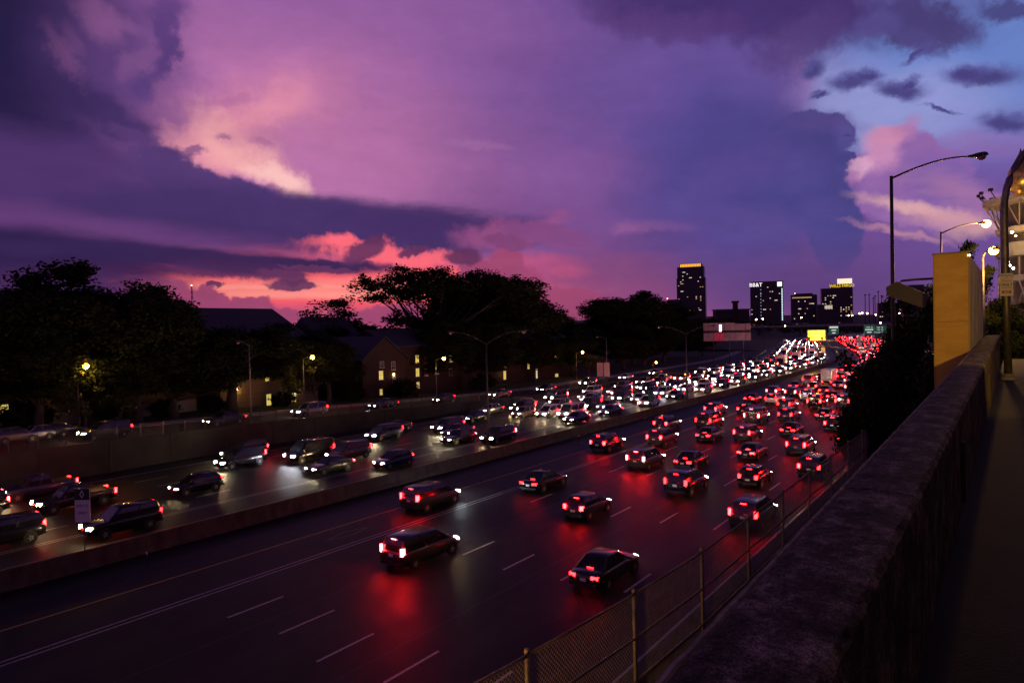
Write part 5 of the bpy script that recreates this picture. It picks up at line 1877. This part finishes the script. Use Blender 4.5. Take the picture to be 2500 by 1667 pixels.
def car_parts(kind, lo=False):
    """list of (name, MB, material key, parent index or None, smooth)"""
    k = KIND[kind]
    out = []
    out.append(('body', body_mb(k), 'PAINT', None, True))
    yr, yf, rr, rf, zb, zt, hb, hr = k['cab']
    g = MB()
    vs = []
    for u in (0.0, .55, 1.0):
        bul = .03 * math.sin(u * math.pi)
        h_ = hb + (hr - hb) * u + bul
        y0_, y1_ = yr + (rr - yr) * u - bul, yf + (rf - yf) * u + bul
        z = zb - .05 + (zt - zb + .05) * u
        vs += [(-h_, y0_ + .06, z), (-h_ + .1, y0_, z), (h_ - .1, y0_, z), (h_, y0_ + .06, z), (h_, y1_ - .14, z), (h_ - .16, y1_, z), (-h_ + .16, y1_, z), (-h_, y1_ - .14, z)]
    fs = []
    for i in range(2):
        for j in range(8):
            a, b_ = i * 8 + j, i * 8 + (j + 1) % 8
            fs.append((a, b_, b_ + 8, a + 8))
    fs.append(tuple(range(16, 24)))
    g.add(vs, fs)
    out.append(('windows', g, 'GLASS', None, False))
    ro = MB()
    ring = [(-hr - .01, rr + .02), (-hr + .09, rr - .05), (hr - .09, rr - .05), (hr + .01, rr + .02), (hr + .01, rf - .12), (hr - .13, rf + .03), (-hr + .13, rf + .03), (-hr - .01, rf - .12)]
    ro.add([(x, y, zt - .02) for x, y in ring] + [(x * .93, y * .95 if True else y, zt + .045) for x, y in ring],
           [(j, (j + 1) % 8, 8 + (j + 1) % 8, 8 + j) for j in range(8)] + [tuple(range(8, 16))])
    out.append(('roof', ro, 'PAINT', None, True))
    for sx in (-1, 1):
        ym = (yf + yr) / 2 - .05
        for q in (MB().tube([(sx * (hb - .05), yf - .06, zb - .03), (sx * (hr - .02), rf - .04, zt)], .035, 5),
                  MB().tube([(sx * (hb - .02), yr + .04, zb - .03), (sx * (hr - .02), rr + .03, zt)], .06, 5),
                  MB().tube([(sx * (hb + .005), ym, zb - .03), (sx * (hr + .02), (rf + rr) / 2 - .1, zt)], .03, 5)):
            out.append(('pillar', q, 'PAINT', None, False))
    if k.get('cargo'):
        out.append(('cargo_box', MB().box((0, -1.15, 2.05), (2.15, 4.9, 2.3)), 'PAINT2', None, False))
        out.append(('cargo_door', MB().box((0, -3.63, 2.02), (1.9, .06, 2.0)), 'PLATE', None, False))
    if k.get('bed'):
        out.append(('bed', MB().box((0, -1.75, 1.075), (1.6, 1.6, .012)), 'BLACK', None, False))
    wy = k['wb']
    w = max(s_[1] for s_ in k['st'])
    for sx in (-1, 1):
        for y in wy:
            c = (sx * (w - .10), y, .33)
            ty = MB().lathe([(.24, -.1), (.32, -.105), (.335, -.07), (.335, .07), (.32, .105), (.24, .1)], c, 10 if lo else 18, axis='x')
            out.append(('wheel', ty, 'TYRE', None, False))
            idx = len(out) - 1
            if not lo:
                rm = MB().lathe([(.03, 0), (.23, 0), (.235, .01), (.03, .02)], (c[0] + sx * .095, y, .33), 12, axis='x')
                for q in range(5):
                    a = q * 2 * math.pi / 5
                    rm.box((c[0] + sx * .11, y + .11 * math.cos(a), .33 + .11 * math.sin(a)), (.02, .05 + .1 * abs(math.cos(a)), .05 + .1 * abs(math.sin(a))))
                out.append(('rim', rm, 'RIM', idx, False))
                ar = MB().lathe([(.30, 0), (.40, 0), (.40, .03), (.30, .03)], (sx * (w - .02) - (.0 if sx > 0 else .03), y, .36), 18, axis='x')
                out.append(('wheel_arch', ar, 'BLACK', None, False))
    tx, ty_, tz, tw_, th_ = k['tl']
    hx, hy_, hz, hw_, hh_ = k['hl']
    for sx in (-1, 1):
        q = MB()
        x0, x1 = sx * (tx - tw_ / 2), sx * (tx + tw_ / 2)
        q.add([(x0, ty_ - .05, tz - th_ / 2), (x1, ty_ + .01, tz - th_ / 2), (x1, ty_ + .01, tz + th_ / 2), (x0, ty_ - .05, tz + th_ / 2),
               (x0, ty_ + .06, tz - th_ / 2), (x1, ty_ + .16, tz - th_ / 2), (x1, ty_ + .16, tz + th_ / 2), (x0, ty_ + .06, tz + th_ / 2)],
              [(0, 1, 2, 3), (4, 7, 6, 5), (1, 5, 6, 2), (0, 3, 7, 4), (3, 2, 6, 7), (0, 4, 5, 1)])
        out.append(('tail_light', q, 'TAIL', None, False))
        q = MB()
        x0, x1 = sx * (hx - hw_ / 2), sx * (hx + hw_ / 2)
        q.add([(x0, hy_ + .09, hz - hh_ / 2), (x1, hy_ - .03, hz - hh_ / 2), (x1, hy_ - .06, hz + hh_ / 2), (x0, hy_ + .06, hz + hh_ / 2),
               (x0, hy_ - .06, hz - hh_ / 2), (x1, hy_ - .16, hz - hh_ / 2), (x1, hy_ - .2, hz + hh_ / 2), (x0, hy_ - .1, hz + hh_ / 2)],
              [(3, 2, 1, 0), (5, 6, 7, 4), (2, 6, 5, 1), (4, 7, 3, 0), (7, 6, 2, 3), (1, 5, 4, 0)])
        out.append(('headlight', q, 'HEAD', None, False))
        if not lo:
            out.append(('mirror', MB().box((sx * (w + .07), yf - .35, zb + .08), (.2, .09, .13)), 'PAINT', None, False))
    if not lo:
        out.append(('rear_plate', MB().box((0, k['st'][0][0] - .012, k['st'][0][3] - .08), (.32, .02, .16)), 'PLATE', None, False))
        out.append(('rear_bumper', MB().box((0, k['st'][0][0] + .02, .42), (1.5, .16, .16)), 'BLACK', None, False))
        out.append(('front_grille', MB().box((0, k['st'][-1][0] - .02, .5), (.9, .08, .2)), 'BLACK', None, False))
        out.append(('brake_strip', MB().box((0, rr - .06 if kind != 'sedan' else yr + .12, zt - .03 if kind != 'sedan' else zb + .09), (.36, .03, .03)), 'TAIL', None, False))
    return out


KEYM = {'PAINT2': PAINT['white'], 'GLASS': GLASSD, 'BLACK': BLACKP, 'TYRE': RUB, 'RIM': RIM, 'TAIL': TAIL, 'HEAD': HEAD, 'PLATE': PLATE}
NEAR, FAR = {}, {}
cr_ = random.Random(12)


def lamp_pick():
    return cr_.choice((0, 0, 1, 1, 1, 2)), cr_.choice((0, 0, 1, 1, 2))


def near_car(kind, colour, label, loc, rz, group, name=None, dark=False):
    if kind not in NEAR:
        NEAR[kind] = [(nm, mb_.mesh(nm, KEYM.get(key, PAINT['black']), sm_), key, par) for nm, mb_, key, par, sm_ in car_parts(kind)]
    o = thing(name or kind, label, 'car' if kind not in ('van', 'pickup', 'box_truck') else kind.replace('box_', ''), loc, rz, group)
    made = []
    tl_, hl_ = lamp_pick()
    for nm, me, key, par in NEAR[kind]:
        q = bpy.data.objects.new(nm, me)
        col.objects.link(q)
        q.parent = o if par is None else made[par]
        if key in ('PAINT', 'TAIL', 'HEAD'):
            q.material_slots[0].link = 'OBJECT'
            q.material_slots[0].material = PAINT[colour] if key == 'PAINT' else ((TAILOFF if dark else TAILS[tl_]) if key == 'TAIL' else (GLASSD if dark else HEADS[hl_]))
        made.append(q)
    return o


def far_car(kind, colour, label, loc, rz, group, name=None):
    lp_ = lamp_pick()
    if (kind, colour) + lp_ not in FAR:
        keys = ['PAINT', 'GLASS', 'BLACK', 'TYRE', 'TAIL', 'HEAD', 'PAINT2', 'PLATE']
        al = MB()
        for nm, mb_, key, par, sm_ in car_parts(kind, True):
            al.add(mb_.v, mb_.f, keys.index(key))
        FAR[(kind, colour) + lp_] = al.mesh('car', [PAINT[colour], GLASSD, BLACKP, RUB, TAILS[lp_[0]], HEADS[lp_[1]], PAINT['white'], PLATE])
    o = inst(name or kind, FAR[(kind, colour) + lp_], None, loc, rz)
    return tag(o, label, 'car' if kind not in ('van', 'pickup', 'box_truck') else kind.replace('box_', ''), group)


RED_LANES = [34.9, 31.1, 27.6, 24.1, 20.7, 17.2, 13.7]
WH_LANES = [48.2, 51.8, 55.1, 58.6, 62.0, 65.5]
near_red = {0: [37, 64, 80, 97], 1: [46, 70, 84, 99], 2: [28, 58, 75, 91], 3: [41, 60, 77, 95], 4: [51, 67, 83, 98], 5: [31, 56, 72, 89], 6: [45, 62, 78, 94]}
ncar = 0
cr_ = random.Random(29)
kinds = ['sedan', 'suv', 'sedan', 'hatchback', 'suv', 'pickup', 'van', 'coupe', 'minivan', 'minivan', 'sedan', 'suv', 'box_truck']
cols_r = ['black', 'dark grey', 'dark blue', 'black', 'dark grey', 'silver', 'dark red', 'beige', 'white']
for li, d in enumerate(RED_LANES):
    ss = list(near_red[li])
    s = ss[-1] + cr_.uniform(14, 20)
    while s < 600:
        ss.append(s)
        s += cr_.uniform(10.5, 15) if s < 330 else cr_.uniform(20, 30)
    for k, s in enumerate(ss):
        kd = cr_.choice(kinds if s > 140 else kinds[:-1])
        co = cr_.choice(cols_r if s > 110 else cols_r[:5])
        p, h = C(d + cr_.uniform(-.25, .25), s, .012)
        lab = '%s %s, red tail lights lit, %s along the %s outbound lane from the median' % (co, kd.replace('box_', ''), ordinal(k + 1), ordinal(li + 1))
        (near_car if s < 125 else far_car)(kd, co, lab, p, -h, 'cars driving away with red tail lights')
        ncar += 1
for li, d in enumerate(WH_LANES):
    s = cr_.uniform(2, 22)
    k = 0
    while s < 520:
        kd = cr_.choice(kinds if s > 140 else kinds[:-1])
        co = cr_.choice(cols_r if s > 70 else cols_r[:5])
        p, h = C(d + cr_.uniform(-.25, .25), s, .012)
        lab = '%s %s, headlights lit, %s along the %s oncoming lane from the median' % (co, kd.replace('box_', ''), ordinal(k + 1), ordinal(li + 1))
        (near_car if s < 90 else far_car)(kd, co, lab, p, -h + math.pi, 'oncoming cars with lit headlights')
        s += cr_.uniform(15, 26) if s < 70 else (cr_.uniform(9, 13) if s < 340 else cr_.uniform(20, 30))
        k += 1
        ncar += 1
# cars on the campus street
for k, (s, d, co, kd) in enumerate(((19, 74.5, 'black', 'sedan'), (31, 74.4, 'dark grey', 'suv'), (44, 74.5, 'dark blue', 'sedan'), (56, 74.5, 'silver', 'suv'), (69, 74.5, 'black', 'sedan'), (82, 74.5, 'dark grey', 'hatchback'), (97, 74.5, 'dark red', 'sedan'), (112, 74.5, 'black', 'sedan'), (128, 74.3, 'black', 'suv'), (146, 74.2, 'white', 'sedan'), (163, 74.2, 'dark grey', 'sedan'))):
    p, h = C(d, s, street_z(s) + .012)
    near_car(kd, co, '%s %s with headlights on, %s along the street above the retaining wall' % (co, kd.replace('box_', ''), ordinal(k + 1)), p, -h + math.pi, 'cars on the campus street')
    ncar += 1
for k, (px, co, kd) in enumerate(((110, 'silver', 'sedan'), (150, 'dark grey', 'sedan'), (40, 'beige', 'hatchback'))):
    s, _ = at_d(px, 1050, 79.8)
    p, h = C(79.8, s, street_z(s) + .012)
    near_car(kd, co, '%s %s parked at the kerb below the porch building' % (co, kd), p, -h, 'cars parked along the campus kerb', dark=True)
    ncar += 1
print('cars', ncar, 'dashes', nd)
